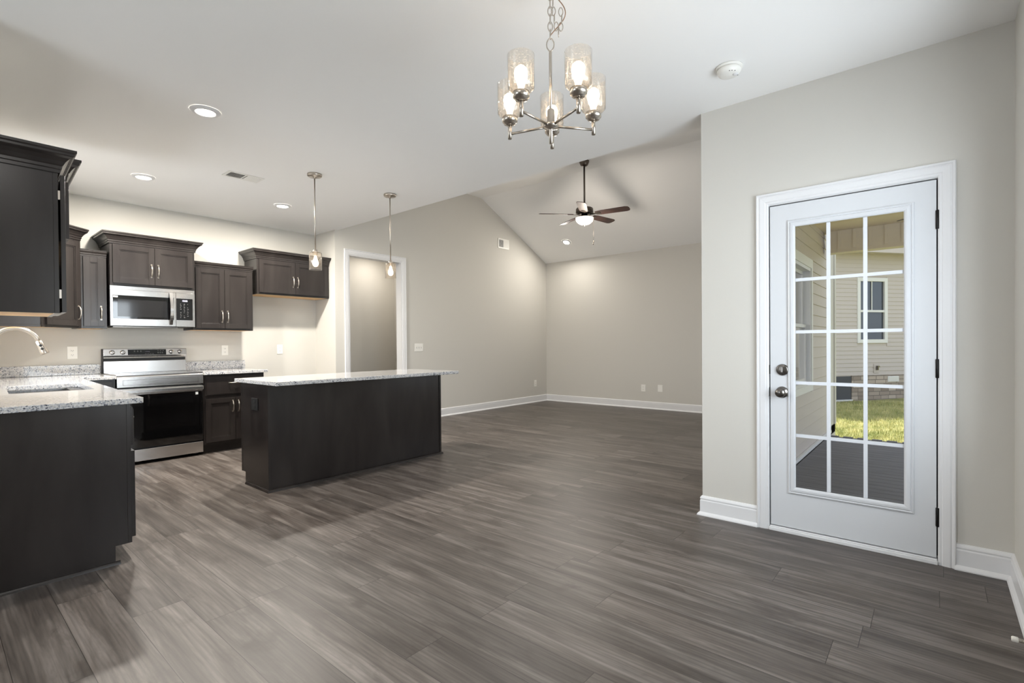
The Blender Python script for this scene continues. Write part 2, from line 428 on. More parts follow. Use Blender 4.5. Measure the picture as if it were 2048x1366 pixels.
# living room side wall with its window; the outside face carries siding
lw = [(XD+.13, -.3), (XF+.13, -.3), (XF+.13, 2.86), (XF, HF), (TRAY1, HT), (TRAY0, HT), (XHD, H), (XD+.13, H)]
LWIN = (4.98, 6.62, .70, 2.03)
struct(obj('wall_living', MB().plate(lw, [rect(*LWIN)], 1.115, YC, 'y'), M_WALL))
DWIN = (1.28, 3.08, .70, 2.20)
struct(obj('wall_right', MB().plate(rect(XW, XD+.13, -.1, H), [rect(*DWIN)], YR-.13, YR, 'y'), M_WALL))
WWIN = (1.85, 3.15, .6, 2.3)  # unseen window, added and placed for the light it gives
struct(obj('wall_west', MB().plate(rect(YR-.13, 3.5, 0, H), [rect(*WWIN)], XW-.12, XW, 'x'), M_WALL))
struct(obj('wall_north', MB().box(XW, XL-.12, YL0-.02, YL0+.1, 0, H), M_WALL))
SWIN = (4.3, 5.2, 1.12, 1.95)
struct(obj('wall_left', MB().plate(rect(YL0-.02, YK+.1, 0, H), [rect(*SWIN)], XL-.12, XL, 'x'), M_WALL, warp=warpL))
# hall behind the doorway
struct(obj('wall_hall', MB().box(3.66, 5.6, 7.4, 7.5, 0, 2.75), M_WALL))
struct(obj('wall_hall_left', MB().box(3.66, 3.775, YK+.12, 7.4, 0, 2.75), M_WALL))
struct(obj('wall_hall_right', MB().box(5.5, 5.6, YW+.12, 7.4, 0, 2.75), M_WALL))
lamp('AREA', 'hall_ceiling_light', (4.9, 6.9, 2.7), 7, (1, .92, .82), shape='DISK', size=.3)

# baseboards: profile (depth, height)
BP = [(0,0),(.030,0),(.030,.006),(.026,.014),(.017,.022),(.014,.024),(.014,.100),(.011,.106),(.011,.112),(.014,.114),(.012,.122),(.006,.131),(0,.133)]
def base(name, path, side): struct(obj(name, MB().sweep(path, BP, side=side), M_TRIM))
base('baseboard_entry_left', [(XD, .872), (XD, YC), (XD+.5, YC)], 1)
base('baseboard_entry_right', [(XD, -.077), (XD, YR), (.2, YR)], -1)
base('baseboard_far', [(4.858, YW), (XF, YW), (XF, YC), (XD+.6, YC)], -1)
base('baseboard_doorway', [(XR, YK), (XR, YW), (3.778, YW)], 1)
base('baseboard_kitchen', [(2.70, YK), (XR, YK)], -1)

# door and doorway casings: profile (outward, depth)
CP = [(0,0),(0,.008),(.006,.012),(.016,.012),(.020,.015),(.048,.018),(.056,.015),(.060,.020),(.068,.021),(.072,.016),(.072,0)]
def casing(name, M, u0, u1, ztop):
    mb = MB(); mb.M = M; mb.sweep([(u0, 0), (u0, ztop), (u1, ztop), (u1, 0)], CP, side=1); return struct(obj(name, mb, M_TRIM))
# map (u, z, depth)
M_entry = Matrix(((0,0,-1,XD),(1,0,0,0),(0,1,0,0),(0,0,0,1)))
M_dw = Matrix(((1,0,0,0),(0,0,-1,YW),(0,1,0,0),(0,0,0,1)))
casing('trim_1', M_entry, -.012, .804, 2.052)
casing('trim_2', M_dw, 3.865, 4.771, zdoor)
mb = MB(); mb.box(3.865, 3.878, YW-.004, YW+.124, 0, zdoor); mb.box(4.758, 4.771, YW-.004, YW+.124, 0, zdoor); mb.box(3.878, 4.758, YW-.004, YW+.124, zdoor-.013, zdoor)
struct(obj('trim_3', mb, M_TRIM))

# ------------------------------------------------------------------ exterior door (hinged on the right)
def entry_door():
    r = sroot('door_1', (XD, .4, 0))
    x0, x1 = XD-.004, XD+.040; y0, y1, z0, z1 = -.006, .797, .034, 2.040
    gy0, gy1, gz0, gz1 = .130, .655, .292, 1.895
    mb = MB(); mb.plate(rect(y0, y1, z0, z1), [rect(gy0-.012, gy1+.012, gz0-.012, gz1+.012)], x0, x1, 'x'); obj('door_slab', mb, M_DOOR, r, .0015)
    # moulded frame around the glass
    FPf = [(0,0),(0,.004),(.006,.010),(.014,.012),(.026,.011),(.030,.006),(.036,.010),(.042,.007),(.044,0)]
    mb = MB(); mb.M = Matrix(((0,0,-1,x0),(1,0,0,0),(0,1,0,0),(0,0,0,1)))
    mb.sweep([(gy0, gz0), (gy1, gz0), (gy1, gz1), (gy0, gz1)], FPf, closed=True, side=-1); obj('glass_frame', mb, M_DOOR, r)
    obj('glass_pane', MB().box(x0+.019, x0+.023, gy0-.01, gy1+.01, gz0-.01, gz1+.01), M_PANE, r)
    mb = MB(); mw = .0095
    for yc in (.3035, .483): mb.box(x0+.004, x0+.017, yc-mw, yc+mw, gz0, gz1)
    ys = [gy0, .3035-mw, .3035+mw, .483-mw, .483+mw, gy1]
    for zc in (.611, .936, 1.249, 1.568):
        for a in (0, 2, 4): mb.box(x0+.0045, x0+.0165, ys[a], ys[a+1], zc-mw, zc+mw)
    obj('grille', mb, M_MUNT, r)
    RY = Matrix.Rotation(-PI/2, 4, 'Y')
    db = obj('deadbolt', MB().lathe([(.036,0),(.036,.004),(.032,.010),(.028,.012),(0,.012)], 32, (x0, .728, 1.014), RY), M_DNICK, r)
    mb = MB(); mb.box(x0-.026, x0-.012, .722, .734, .998, 1.034); obj('thumb_turn', mb, M_DNICK, db, .003)
    obj('knob', MB().lathe([(.036,0),(.036,.004),(.030,.009),(.014,.013),(.012,.030),(.020,.036),(.028,.044),(.030,.054),(.026,.063),(.012,.068),(0,.069)], 32, (x0, .730, .874), RY), M_DNICK, r)
    hg = None
    for zc in (1.828, 1.041, .252):
        mb = MB(); mb.lathe([(.0065,-.050),(.0075,-.048),(.0075,.048),(.0065,.050)], 12, (x0-.004, -.010, zc)); mb.box(x0-.002, x0+.02, -.020, -.002, zc-.048, zc+.048)
        obj('hinge', mb, M_BRONZE, r)
    mb = MB(); mb.box(x0-.001, x0+.012, .797, .806, 1.014-.028, 1.014+.028); obj('strike_plate', mb, M_BRONZE, r); mb = MB(); mb.box(x0-.001, x0+.012, .797, .806, .874-.028, .874+.028); obj('strike_plate', mb, M_BRONZE, r)
    mb = MB(); mb.box(XD+.0, XD+.12, .804, .817, 0, 2.062); mb.box(XD, XD+.12, -.025, -.012, 0, 2.062); mb.box(XD, XD+.12, -.012, .804, 2.048, 2.062); obj('jamb', mb, M_TRIM, r)
    mb = MB(); mb.box(XD+.044, XD+.06, .790, .804, .03, 2.048); mb.box(XD+.044, XD+.06, -.012, .0, .03, 2.048); mb.box(XD+.044, XD+.06, 0, .79, 2.03, 2.048); obj('weatherstrip', mb, M_BLACK, r)
    mb = MB(); mb.box(XD-.022, XD+.14, -.012, .804, 0, .020); mb.box(XD-.012, XD+.05, -.010, .802, .020, .028); obj('threshold', mb, M_TRIM, r, .003)
entry_door()

# ------------------------------------------------------------------ windows
def window(name, M, a0, a1, z0, z1, depth, panes=2, grid=(0,0), inside=True):
    """M maps (a along wall, depth into wall, z)"""
    r = sroot(name, M @ Vector(((a0+a1)/2, 0, z0)))
    def o(n, mb, mat): return obj(n, mb, mat, r)
    mb = MB(); mb.M = M; t = .035
    mb.box(a0, a0+t, 0, depth, z0, z1); mb.box(a1-t, a1, 0, depth, z0, z1); mb.box(a0+t, a1-t, 0, depth, z0, z0+t); mb.box(a0+t, a1-t, 0, depth, z1-t, z1)
    o('window_frame', mb, M_TRIM)
    n = panes; wdt = (a1-a0-2*t)/n; zm = (z0+z1)/2
    for i in range(n):
        u0 = a0+t+i*wdt; u1 = u0+wdt
        for k, (b0, b1, d0) in enumerate(((z0+t, zm+.02, depth*.35), (zm-.02, z1-t, depth*.6))):
            mb = MB(); mb.M = M; q = .035
            mb.box(u0, u0+q, d0, d0+.03, b0, b1); mb.box(u1-q, u1, d0, d0+.03, b0, b1); mb.box(u0+q, u1-q, d0, d0+.03, b0, b0+q); mb.box(u0+q, u1-q, d0, d0+.03, b1-q, b1)
            sa = o('sash', mb, M_TRIM)
            if grid[0] and k == 1:
                mb = MB(); mb.M = M
                for g in range(1, grid[0]):
                    uc = u0+q+(u1-u0-2*q)*g/grid[0]; mb.box(uc-.008, uc+.008, d0+.008, d0+.02, b0+q, b1-q)
                obj('muntin', mb, M_TRIM, sa)
            mb = MB(); mb.M = M; mb.box(u0+q, u1-q, d0+.012, d0+.016, b0+q, b1-q); obj('pane', mb, M_PANE, sa)
    return r
I4 = Matrix.Identity(4)
window('window_1', Matrix(((1,0,0,0),(0,1,0,1.09),(0,0,1,0),(0,0,0,1))), *LWIN, .12, 2, (2,0))
window('window_2', Matrix(((1,0,0,0),(0,1,0,YR-.12),(0,0,1,0),(0,0,0,1))), *DWIN, .11, 2)
window('window_3', Matrix(((0,1,0,XW-.11),(1,0,0,0),(0,0,1,0),(0,0,0,1))), *WWIN, .1, 2)

# ------------------------------------------------------------------ cabinets
DP = [(0,0)]
def door_panel(mb, u0, u1, z0, z1, d, rail=.052):
    """raised-frame door; mb.M maps (u, out, z); d = outward start"""
    t = .019
    mb.box(u0, u0+rail, d, d+t, z0, z1); mb.box(u1-rail, u1, d, d+t, z0, z1)
    mb.box(u0+rail, u1-rail, d, d+t, z0, z0+rail); mb.box(u0+rail, u1-rail, d, d+t, z1-rail, z1)
    a0, a1, b0, b1 = u0+rail, u1-rail, z0+rail, z1-rail
    mb.box(a0, a1, d, d+.008, b0, b1)
    # bead step round the recess
    q = .010
    mb.box(a0, a0+q, d+.008, d+.014, b0, b1); mb.box(a1-q, a1, d+.008, d+.014, b0, b1)
    mb.box(a0+q, a1-q, d+.008, d+.014, b0, b0+q); mb.box(a0+q, a1-q, d+.008, d+.014, b1-q, b1)
def handle(M, parent, u, z, d, vertical=True, L=.128, warp=None):
    mb = MB(); mb.M = M; pts = []; rr = []
    for k in range(17):
        t = k/16; a = (t-.5)*L; out = .026*math.sin(PI*t)**.45 if 0 < t < 1 else 0
        pts.append((u, d+out, z+a) if vertical else (u+a, d+out, z)); rr.append(.0058 if abs(t-.5) < .32 else .0044)
        if k in (5, 11): rr[-1] = .0072
    mb.tube(pts, .005, 8, rr=rr)
    for e in (-L/2, L/2):
        c = (u, d+.002, z+e) if vertical else (u+e, d+.002, z)
        mb.box(c[0]-.007, c[0]+.007, d, d+.004, c[2]-.007, c[2]+.007)
    return obj('handle', mb, M_NICKEL, parent, warp=warp)
CROWN = [(0,0),(.010,0),(.010,.016),(.016,.020),(.016,.034),(.022,.040),(.030,.056),(.044,.072),(.058,.080),(.062,.084),(.062,.094),(.070,.100),(.070,.112),(0,.112)]
CROWN_S = [(0,0),(.008,0),(.008,.014),(.014,.018),(.014,.030),(.022,.040),(.026,.048),(.026,.058),(.030,.060),(.030,.066),(0,.066)]
def Mface(ox, oy, ang):
    """u along the face, out = outward, z up; ang = direction of u in world"""
    ux, uy = math.cos(ang), math.sin(ang); nx, ny = uy, -ux
    return Matrix(((ux, nx, 0, ox), (uy, ny, 0, oy), (0, 0, 1, 0), (0, 0, 0, 1)))
def wall_cab(label, M, w_, depth, z0, z1, doors, crown, warp=None, ply=True, hz=None, crown_ends=(True, True), left_hinge=False, grp=None, name='wall_cabinet', stile=.022, hside=None, off=.001):
    o0 = M @ Vector((w_/2, -depth, z0)); 
    if warp: o0 = warp(o0)
    r = thing(name, label, 'cabinet', o0, grp)
    mb = MB(); mb.M = M; t = .012
    # carcass open below the floor panel, face frame in front
    mb.box(0, t, -depth, -.019, z0, z1); mb.box(w_-t, w_, -depth, -.019, z0, z1); mb.box(t, w_-t, -depth, -.019, z1-t, z1)
    mb.box(t, w_-t, -depth, -depth+.008, z0+.02, z1-t)
    obj('cabinet_body', mb, M_ESP, r, .001, warp)
    mb = MB(); mb.M = M; mb.box(t+.0005, w_-t-.0005, -depth+.008, -.0195, z0+.0005, z0+.014); obj('bottom_panel', mb, M_PLY, r, 0, warp)
    mb = MB(); mb.M = M; f = .038
    mb.box(0, f, -.019, 0, z0, z1); mb.box(w_-f, w_, -.019, 0, z0, z1); mb.box(f, w_-f, -.019, 0, z0, z0+f); mb.box(f, w_-f, -.019, 0, z1-f, z1)
    mb.box(f, w_-f, -.016, -.010, z0+f, z1-f)
    obj('face_frame', mb, M_ESP, r, .001, warp)
    n = doors; g = .004; dw = (w_-2*stile-(n-1)*g)/n
    for i in range(n):
        u0 = stile+i*(dw+g); mb = MB(); mb.M = M
        door_panel(mb, u0, u0+dw, z0+stile, z1-.028, off)
        d = obj('door', mb, M_ESP, r, .0012, warp)
        if off > .002:
            for zz in (z0+.10, z1-.13):
                mb = MB(); mb.M = M; mb.box(u0+.002, u0+.014, .0003, off-.0003, zz-.022, zz+.022); obj('hinge', mb, M_NICKEL, d, 0, warp)
        if n == 2: hu = u0+dw-.028 if i == 0 else u0+.028
        else: hu = u0+dw-.028 if hside != 'L' else u0+.028
        handle(M, d, hu, z0+stile+.055+.062 if hz is None else hz, .020, True, warp=warp)
    if crown is not None:
        mb = MB(); mb.M = M
        path = [(-.0, -depth), (-.0, .0), (w_, 0), (w_, -depth)]
        if not crown_ends[0]: path = path[1:]
        if not crown_ends[1]: path = path[:-1]
        # sweep works in (u, out) plane; outward side is +out for a path running +u
        mb.sweep(path, [(o_, z1-.022+h_) for o_, h_ in crown], side=1)
        mb.box(0.002, w_-.002, -depth, -.002, z1, z1-.022+crown[-1][1]-.006)
        obj('crown_moulding', mb, M_ESP, r, 0, warp)
    return r

FK = Mface(0, 6.40, 0)     # faces -Y, u = X
def MK(x, y): return Mface(x, y, 0)
GU = 'dark wall cabinets'
wall_cab('narrow single-door dark wall cabinet between the corner cabinet and the microwave', MK(1.026, 6.405), .206, .335, 1.375, 2.112, 1, CROWN_S, crown_ends=(False, False), hz=1.53)
wall_cab('dark double-door wall cabinet mounted directly above the microwave', MK(1.244, 6.33), .754, .41, 1.815, 2.258, 2, CROWN, hz=1.985)
wall_cab('tall dark double-door wall cabinet to the right of the microwave', MK(2.004, 6.405), .648, .335, 1.375, 2.112, 2, CROWN_S, crown_ends=(False, False), hz=1.535)
wall_cab('short wide dark wall cabinet above the empty refrigerator space', MK(2.694, 6.38), .958, .36, 1.832, 2.292, 2, CROWN, crown_ends=(True, False), hz=2.01)
# left run, faces +X (seen end on)
def ML(x, y): return Mface(x, y, PI/2)
wall_cab('large dark wall cabinet nearest the camera, its side panel facing the room', ML(XL+.335, 3.402), .44, .333, 1.362, 2.095, 1, CROWN, warp=warpL, hz=1.50, off=.009, stile=.006)
wall_cab('raised dark cabinet above the sink, behind the nearest wall cabinet', ML(XL+.400, 3.846), 1.14, .398, 1.80, 2.18, 2, CROWN, warp=warpL)
# diagonal corner cabinet
def corner_cab():
    A = Vector((.705, 6.135)); B = Vector((1.020, 6.418)); z0, z1 = 1.375, 2.255
    r = thing('corner_wall_cabinet', 'dark diagonal corner wall cabinet with a curved handle, left of the narrow cabinet', 'cabinet', (.7, 6.5, z0))
    ang = math.atan2(B.y-A.y, B.x-A.x); L = (B-A).length; M = Mface(A.x, A.y, ang)
    lx = .36
    poly = [(lx, A.y), (A.x, A.y), (B.x, B.y), (B.x, YK-.003), (lx, YK-.003)]
    mb = MB(); mb.prism(poly, z0+.02, z1); mb.prism([(lx, A.y), (A.x, A.y), (A.x, A.y+.015), (lx, A.y+.015)], z0, z0+.02)
    mb.prism([(B.x-.012, B.y), (B.x, B.y), (B.x, YK-.003), (B.x-.012, YK-.003)], z0, z0+.02)
    obj('cabinet_body', mb, M_ESP, r, .001)
    mb = MB(); mb.prism([(lx+.01, A.y+.02), (A.x-.005, A.y+.02), (B.x-.02, B.y+.01), (B.x-.02, YK-.01), (lx+.01, YK-.01)], z0+.012, z0+.0195); obj('bottom_panel', mb, M_PLY, r)
    mb = MB(); mb.M = M; f = .038
    mb.box(0, f, .0005, .018, z0, z1); mb.box(L-f, L, .0005, .018, z0, z1); mb.box(f, L-f, .0005, .018, z0, z0+f); mb.box(f, L-f, .0005, .018, z1-f, z1)
    obj('face_frame', mb, M_ESP, r, .001)
    mb = MB(); mb.M = M; door_panel(mb, .028, L-.028, z0+.022, z1-.04, .0185); d = obj('door', mb, M_ESP, r, .0012)
    handle(M, d, L-.056, z0+.15, .0375)
    mb = MB(); mb.sweep([(lx, A.y), (A.x, A.y-.018), (B.x+.006, B.y-.016), (B.x+.006, YK-.004)], [(o_, z1-.022+h_) for o_, h_ in CROWN], side=-1); obj('crown_moulding', mb, M_ESP, r)
corner_cab()

# ---- base cabinets
ZT = .873      # top of the base cabinets
def base_cab(label, M, w_, depth, drawer=True, doors=2, warp=None, toe=.075, end=True, zd=(.125, .607), hh=True):
    o0 = M @ Vector((w_/2, -depth/2, 0)); 
    if warp: o0 = warp(o0)
    r = thing('base_cabinet', label, 'cabinet', o0)
    mb = MB(); mb.M = M; zt = .10
    # side profile with toe notch
    prof = [(-depth, 0), (-toe, 0), (-toe, zt), (-.019, zt), (-.019, ZT), (-depth, ZT)]
    for a, b in ((0, .016), (w_-.016, w_)): mb.prism(prof, a, b, 'x')
    mb.box(.016, w_-.016, -depth, -.019, zt, zt+.016); mb.box(.016, w_-.016, -depth, -depth+.01, 0, ZT); mb.box(.016, w_-.016, -toe-.016, -toe, 0, zt); mb.box(.016, w_-.016, -.12, -.019, ZT-.016, ZT)
    obj('cabinet_body', mb, M_ESP, r, .001, warp)
    mb = MB(); mb.M = M; f = .038
    mb.box(0, f, -.019, 0, zt, ZT); mb.box(w_-f, w_, -.019, 0, zt, ZT); mb.box(f, w_-f, -.019, 0, zt, zt+f); mb.box(f, w_-f, -.019, 0, ZT-f, ZT); mb.box(f, w_-f, -.019, 0, .60, .64); mb.box(f, w_-f, -.016, -.008, zt+f, ZT-f)
    obj('face_frame', mb, M_ESP, r, .001, warp)
    st = .020
    if drawer:
        mb = MB(); mb.M = M; mb.box(st, w_-st, .001, .014, .640, .852); mb.box(st+.012, w_-st-.012, .014, .020, .652, .840)
        d = obj('drawer', mb, M_ESP, r, .002, warp); 
        if hh: handle(M, d, w_/2, .775, .020, False, warp=warp)
    g = .004; dw = (w_-2*st-(doors-1)*g)/doors
    for i in range(doors):
        u0 = st+i*(dw+g); mb = MB(); mb.M = M; door_panel(mb, u0, u0+dw, zd[0], zd[1], .001); d = obj('door', mb, M_ESP, r, .0012, warp)
        hu = (u0+dw-.028 if i == 0 else u0+.028) if doors == 2 else u0+dw-.028
        if hh: handle(M, d, hu, zd[1]-.035-.064, .020, True, warp=warp)
    return r
base_cab('dark base cabinet between the range and the island, drawer above two doors', MK(2.004, 6.135), .652, .60)
base_cab('slim dark base cabinet end showing left of the range', MK(.93, 6.135), .305, .60, doors=1, hh=False)
# left run of base cabinets
base_cab('dark base cabinet at the near end of the sink counter, flat side facing the room', ML(XL+.625, 3.42), .46, .620, doors=1, warp=warpL)
base_cab('dark sink base cabinet under the faucet, behind the near end cabinet', ML(XL+.625, 3.882), .98, .620, doors=2, warp=warpL)
base_cab('dark base cabinet filling the far end of the sink counter by the corner', ML(XL+.625, 4.864), 1.22, .620, doors=2, warp=warpL)
mb = MB(); mb.sweep([(.13, 3.42), (.70, 3.42)], [(0,0),(.014,0),(.012,.008),(.008,.015),(0,.018)], side=-1); tag(obj('shoe_moulding', mb, M_ESP), 'thin dark strip along the floor under the near cabinet side panel', 'trim')

# ---- counters
def ring(cx0, cx1, cy0, cy1, r=.03, n=5):
    pts = []
    for (cx, cy, a0) in ((cx1-r, cy1-r, 0), (cx0+r, cy1-r, 90), (cx0+r, cy0+r, 180), (cx1-r, cy0+r, 270)):
        for k in range(n+1):
            a = math.radians(a0+90*k/n); pts.append((cx+r*math.cos(a), cy+r*math.sin(a)))
    return pts
SK = (.30, .712, 4.34, 5.18)
def unw(x, y): return (x-shx(y), y)
r_ = .012
outer = [(XL+.004, 3.392), (.80, 3.392), (.808, 3.395), (.812, 3.405), unw(.812+shx(6.09), 6.09), unw(1.236, 6.09), unw(1.236, YK-.004), unw(XL+shx(YK)+.006, YK-.004)]
mb = MB(); mb.plate(outer, [ring(*SK)], .8745, .905)
ctr = obj('countertop', mb, M_GRAN, None, .002, warpL); ctr['label'] = 'L-shaped speckled granite countertop around the sink, left of the range'; ctr['category'] = 'countertop'
mb = MB(); mb.plate([unw(XL+shx(YK)+.03, YK-.026), unw(1.236, YK-.026), unw(1.236, YK-.004), unw(XL+shx(YK)+.006, YK-.004)], [], .906, 1.008)
tag(obj('backsplash', mb, M_GRAN, None, .002, warpL), 'low granite backsplash strip on the wall left of the range', 'backsplash')
tag(obj('countertop', MB().box(2.004, 2.685, 6.09, YK-.004, .8745, .905), M_GRAN, None, .003), 'small speckled granite countertop to the right of the range', 'countertop')
tag(obj('backsplash', MB().box(2.004, 2.68, YK-.026, YK-.004, .906, 1.008), M_GRAN, None, .002), 'short granite backsplash strip on the wall right of the range', 'backsplash')
# sink
mb = MB(); x0, x1, y0, y1 = SK; e = .006
for a0, a1, b0, b1, c0, c1 in ((x0-.02, x0-e+.004, y0-.02, y1+.02, .66, .874), (x1+e-.004, x1+.02, y0-.02, y1+.02, .66, .874), (x0-e+.004, x1+e-.004, y0-.02, y0-.002, .66, .874), (x0-e+.004, x1+e-.004, y1+.002, y1+.02, .66, .874), (x0-.02, x1+.02, y0-.02, y1+.02, .648, .66)):
    mb.box(a0, a1, b0, b1, c0, c1)
sk = thing('sink', 'stainless undermount sink sunk in the left granite counter', 'sink', (.55, 4.75, .65))
obj('basin', mb, M_SINK, sk, .002, warpL)
obj('drain', MB().lathe([(.045, 0), (.045, .003), (.03, .004), (0, .001)], 24, (.57, 4.75, .6605)), M_DNICK, sk)
# faucet
def faucet():
    r = thing('faucet', 'brushed nickel gooseneck kitchen faucet arching over the sink', 'faucet', (.30, 4.75, .905))
    bx = .30
    obj('faucet_base', MB().lathe([(.030, .0005), (.030, .006), (.024, .012), (.020, .05), (.020, .11), (.015, .12), (.013, .13)], 24, (bx, 4.75, .905)), M_NICKEL, r)
    cx, cz, R = bx+.12, 1.20, .12
    pts = [(bx, 4.75, 1.03+.17*k/8) for k in range(9)]
    for k in range(1, 16): a = PI - math.radians(11*k); pts.append((cx+R*math.cos(a), 4.75, cz+R*math.sin(a)))
    obj('spout', MB().tube(pts, .013, 12), M_NICKEL, r)
    e = Vector(pts[-1]); d = (Vector(pts[-1])-Vector(pts[-2])).normalized()
    R4 = d.to_track_quat('Z', 'Y').to_matrix().to_4x4()
    h = obj('spray_head', MB().lathe([(.0145, -.004), (.0175, 0), (.0185, .03), (.022, .075), (.0245, .088), (.022, .092), (0, .092)], 24, e, R4), M_NICKEL, r)
    side = R4 @ Vector((0, 0, 1)); nrm = Vector((-d.z, 0, d.x)).normalized()
    mb = MB(); c = e+d*.042
    toc = Vector((-.2, -.97, 0)).normalized()
    for q in (-.012, .012):
        cc = c+d*q+toc*.019; mb.lathe([(.0085, -.002), (.0085, .003), (.006, .0045), (0, .0045)], 16, cc, toc.to_track_quat('Z', 'Y').to_matrix().to_4x4())
    obj('spray_button', mb, M_BLACK, h)
    obj('lever', MB().tube([(bx, 4.73, .99), (bx, 4.70, 1.0), (bx, 4.66, 1.035)], .006, 8), M_NICKEL, r)
faucet()

# ------------------------------------------------------------------ island
def island():
    x0, x1, y0, y1 = 1.812, 3.662, 4.117, 4.640
    r = thing('kitchen_island', 'dark kitchen island cabinet with flat back panel in the middle of the room', 'kitchen island', ((x0+x1)/2, (y0+y1)/2, 0))
    mb = MB(); mb.prism([(y0, 0), (y1-.075, 0), (y1-.075, .10), (y1-.02, .10), (y1-.02, ZT), (y0, ZT)], x0+.001, x0+.018, 'x'); obj('end_panel', mb, M_ESP, r, .001)
    mb = MB(); mb.prism([(y0, 0), (y1-.075, 0), (y1-.075, .10), (y1-.02, .10), (y1-.02, ZT), (y0, ZT)], x1-.018, x1-.001, 'x'); obj('end_panel', mb, M_ESP, r, .001)
    obj('back_panel', MB().box(x0+.018, x1-.018, y0+.004, y0+.02, 0, ZT), M_ESP, r)
    mb = MB(); mb.box(x0-.002, x0+.020, y0-.004, y0+.0035, 0, ZT); obj('corner_stile', mb, M_ESP, r, .001); mb = MB(); mb.box(x1-.020, x1+.002, y0-.004, y0+.0035, 0, ZT); obj('corner_stile', mb, M_ESP, r, .001)
    mb = MB(); f = .038; mb.M = Mface(x1, y1-.02, PI)
    w_ = x1-x0
    mb.box(0, w_, 0, .019, .10, .14); mb.box(0, w_, 0, .019, ZT-.04, ZT); 
    for k in range(4):
        u = k*(w_-f)/3; mb.box(u, u+f, 0, .019, .14, ZT-.04)
    mb.box(.018, w_-.018, -.006, 0, .1, ZT)
    obj('face_frame', mb, M_ESP, r)
    obj('toe_kick', MB().box(x0+.018, x1-.018, y1-.091, y1-.075, 0, .10), M_ESP, r)
    for k in range(3):
        mb = MB(); mb.M = Mface(x1, y1-.001, PI); u0 = .02+k*(w_-.03)/3; u1 = u0+(w_-.03)/3-.01
        door_panel(mb, u0, u1, .125, .607, .001); d = obj('door', mb, M_ESP, r, .0012); handle(mb.M, d, u1-.03, .51, .02)
        mb2 = MB(); mb2.M = mb.M; mb2.box(u0, u1, .001, .02, .64, .852); d = obj('drawer', mb2, M_ESP, r, .002); handle(mb.M, d, (u0+u1)/2, .76, .02, False)
    mb = MB(); mb.sweep([(x0, y1-.10), (x0, y0-.004), (x1, y0-.004), (x1, y1-.10)], [(0,0),(.016,0),(.014,.010),(.009,.018),(0,.021)], side=-1); obj('shoe_moulding', mb, M_ESP, r)
    ct = obj('countertop', MB().box(1.782, 3.735, 3.905, 4.70, ZT+.001, .905), M_GRAN, None, .003)
    tag(ct, 'long overhanging granite countertop on the kitchen island', 'countertop')
island()
# black outlet on the island end
def plate(name, label, cat, M, u, z, w_, h, kind, mat=M_PLATE, grp=None, slot=M_SLOT):
    r = thing(name, label, cat, M @ Vector((u, 0, z)), grp)
    mb = MB(); mb.M = M; mb.box(u-w_/2, u+w_/2, .0008, .006, z-h/2, z+h/2); obj('cover_plate', mb, mat, r, .002)
    mb = MB(); mb.M = M; ms = MB(); ms.M = M
    if kind == 'outlet':
        for q in (-.022, .022):
            mb = MB(); mb.M = M; ms = MB(); ms.M = M
            mb.box(u-.016, u+.016, .006, .0085, z+q-.013, z+q+.013)
            ms.box(u-.008, u-.0055, .0085, .009, z+q-.003, z+q+.006); ms.box(u+.0055, u+.008, .0085, .009, z+q-.003, z+q+.006); ms.box(u-.002, u+.002, .0085, .009, z+q-.010, z+q-.006)
            rc = obj('receptacle', mb, mat, r, .001); obj('slot', ms, slot, rc)
    elif kind == 'switch':
        n = 3 if w_ > .15 else 2
        for k in range(n):
            mb = MB(); mb.M = M; ms = MB(); ms.M = M
            uu = u+(k-(n-1)/2)*.046; ms.box(uu-.005, uu+.005, .006, .0065, z-.012, z+.012); mb.box(uu-.0035, uu+.0035, .0065, .014, z-.002, z+.008)
            tg = obj('toggle', mb, mat, r); obj('slot', ms, M_PRINT, tg)
    elif kind == 'blank':
        mb.box(u-.017, u+.017, .006, .0075, z-.034, z+.034); obj('insert', mb, mat, r, .001)
    return r
MWK = Mface(0, YK, 0); MWD = Mface(0, YW, 0); MWF = Matrix(((0,-1,0,XF),(1,0,0,0),(0,0,1,0),(0,0,0,1)))
plate('wall_outlet', 'white outlet on the kitchen wall left of the range, above the left backsplash', 'outlet', MWK, 1.011, 1.133, .080, .126, 'outlet')
plate('wall_outlet', 'white outlet on the kitchen wall just right of the range', 'outlet', MWK, 2.452, 1.138, .075, .122, 'outlet')
plate('wall_outlet', 'white outlet on the bare wall in the refrigerator space', 'outlet', MWK, 3.136, 1.141, .075, .125, 'outlet')
plate('light_switch', 'white triple light switch on the wall right of the doorway', 'light switch', MWD, 5.09, 1.144, .168, .124, 'switch')
plate('wall_outlet', 'white outlet low on the doorway wall near the far corner', 'outlet', MWD, 8.098, .385, .08, .13, 'outlet')
plate('wall_outlet', 'white outlet low on the far wall, left of the blank plate', 'outlet', MWF, 4.05, .370, .085, .124, 'outlet')
plate('wall_plate', 'white cable plate low on the far wall, right of the outlet', 'wall plate', MWF, 3.73, .378, .088, .122, 'blank')
MISL = Matrix(((0,-1,0,1.8118),(1,0,0,0),(0,0,1,0),(0,0,0,1)))
plate('island_outlet', 'black outlet on the short end of the kitchen island', 'outlet', MISL, 4.355, .70, .118, .10, 'outlet', M_BLACK, slot=M_SLOT)

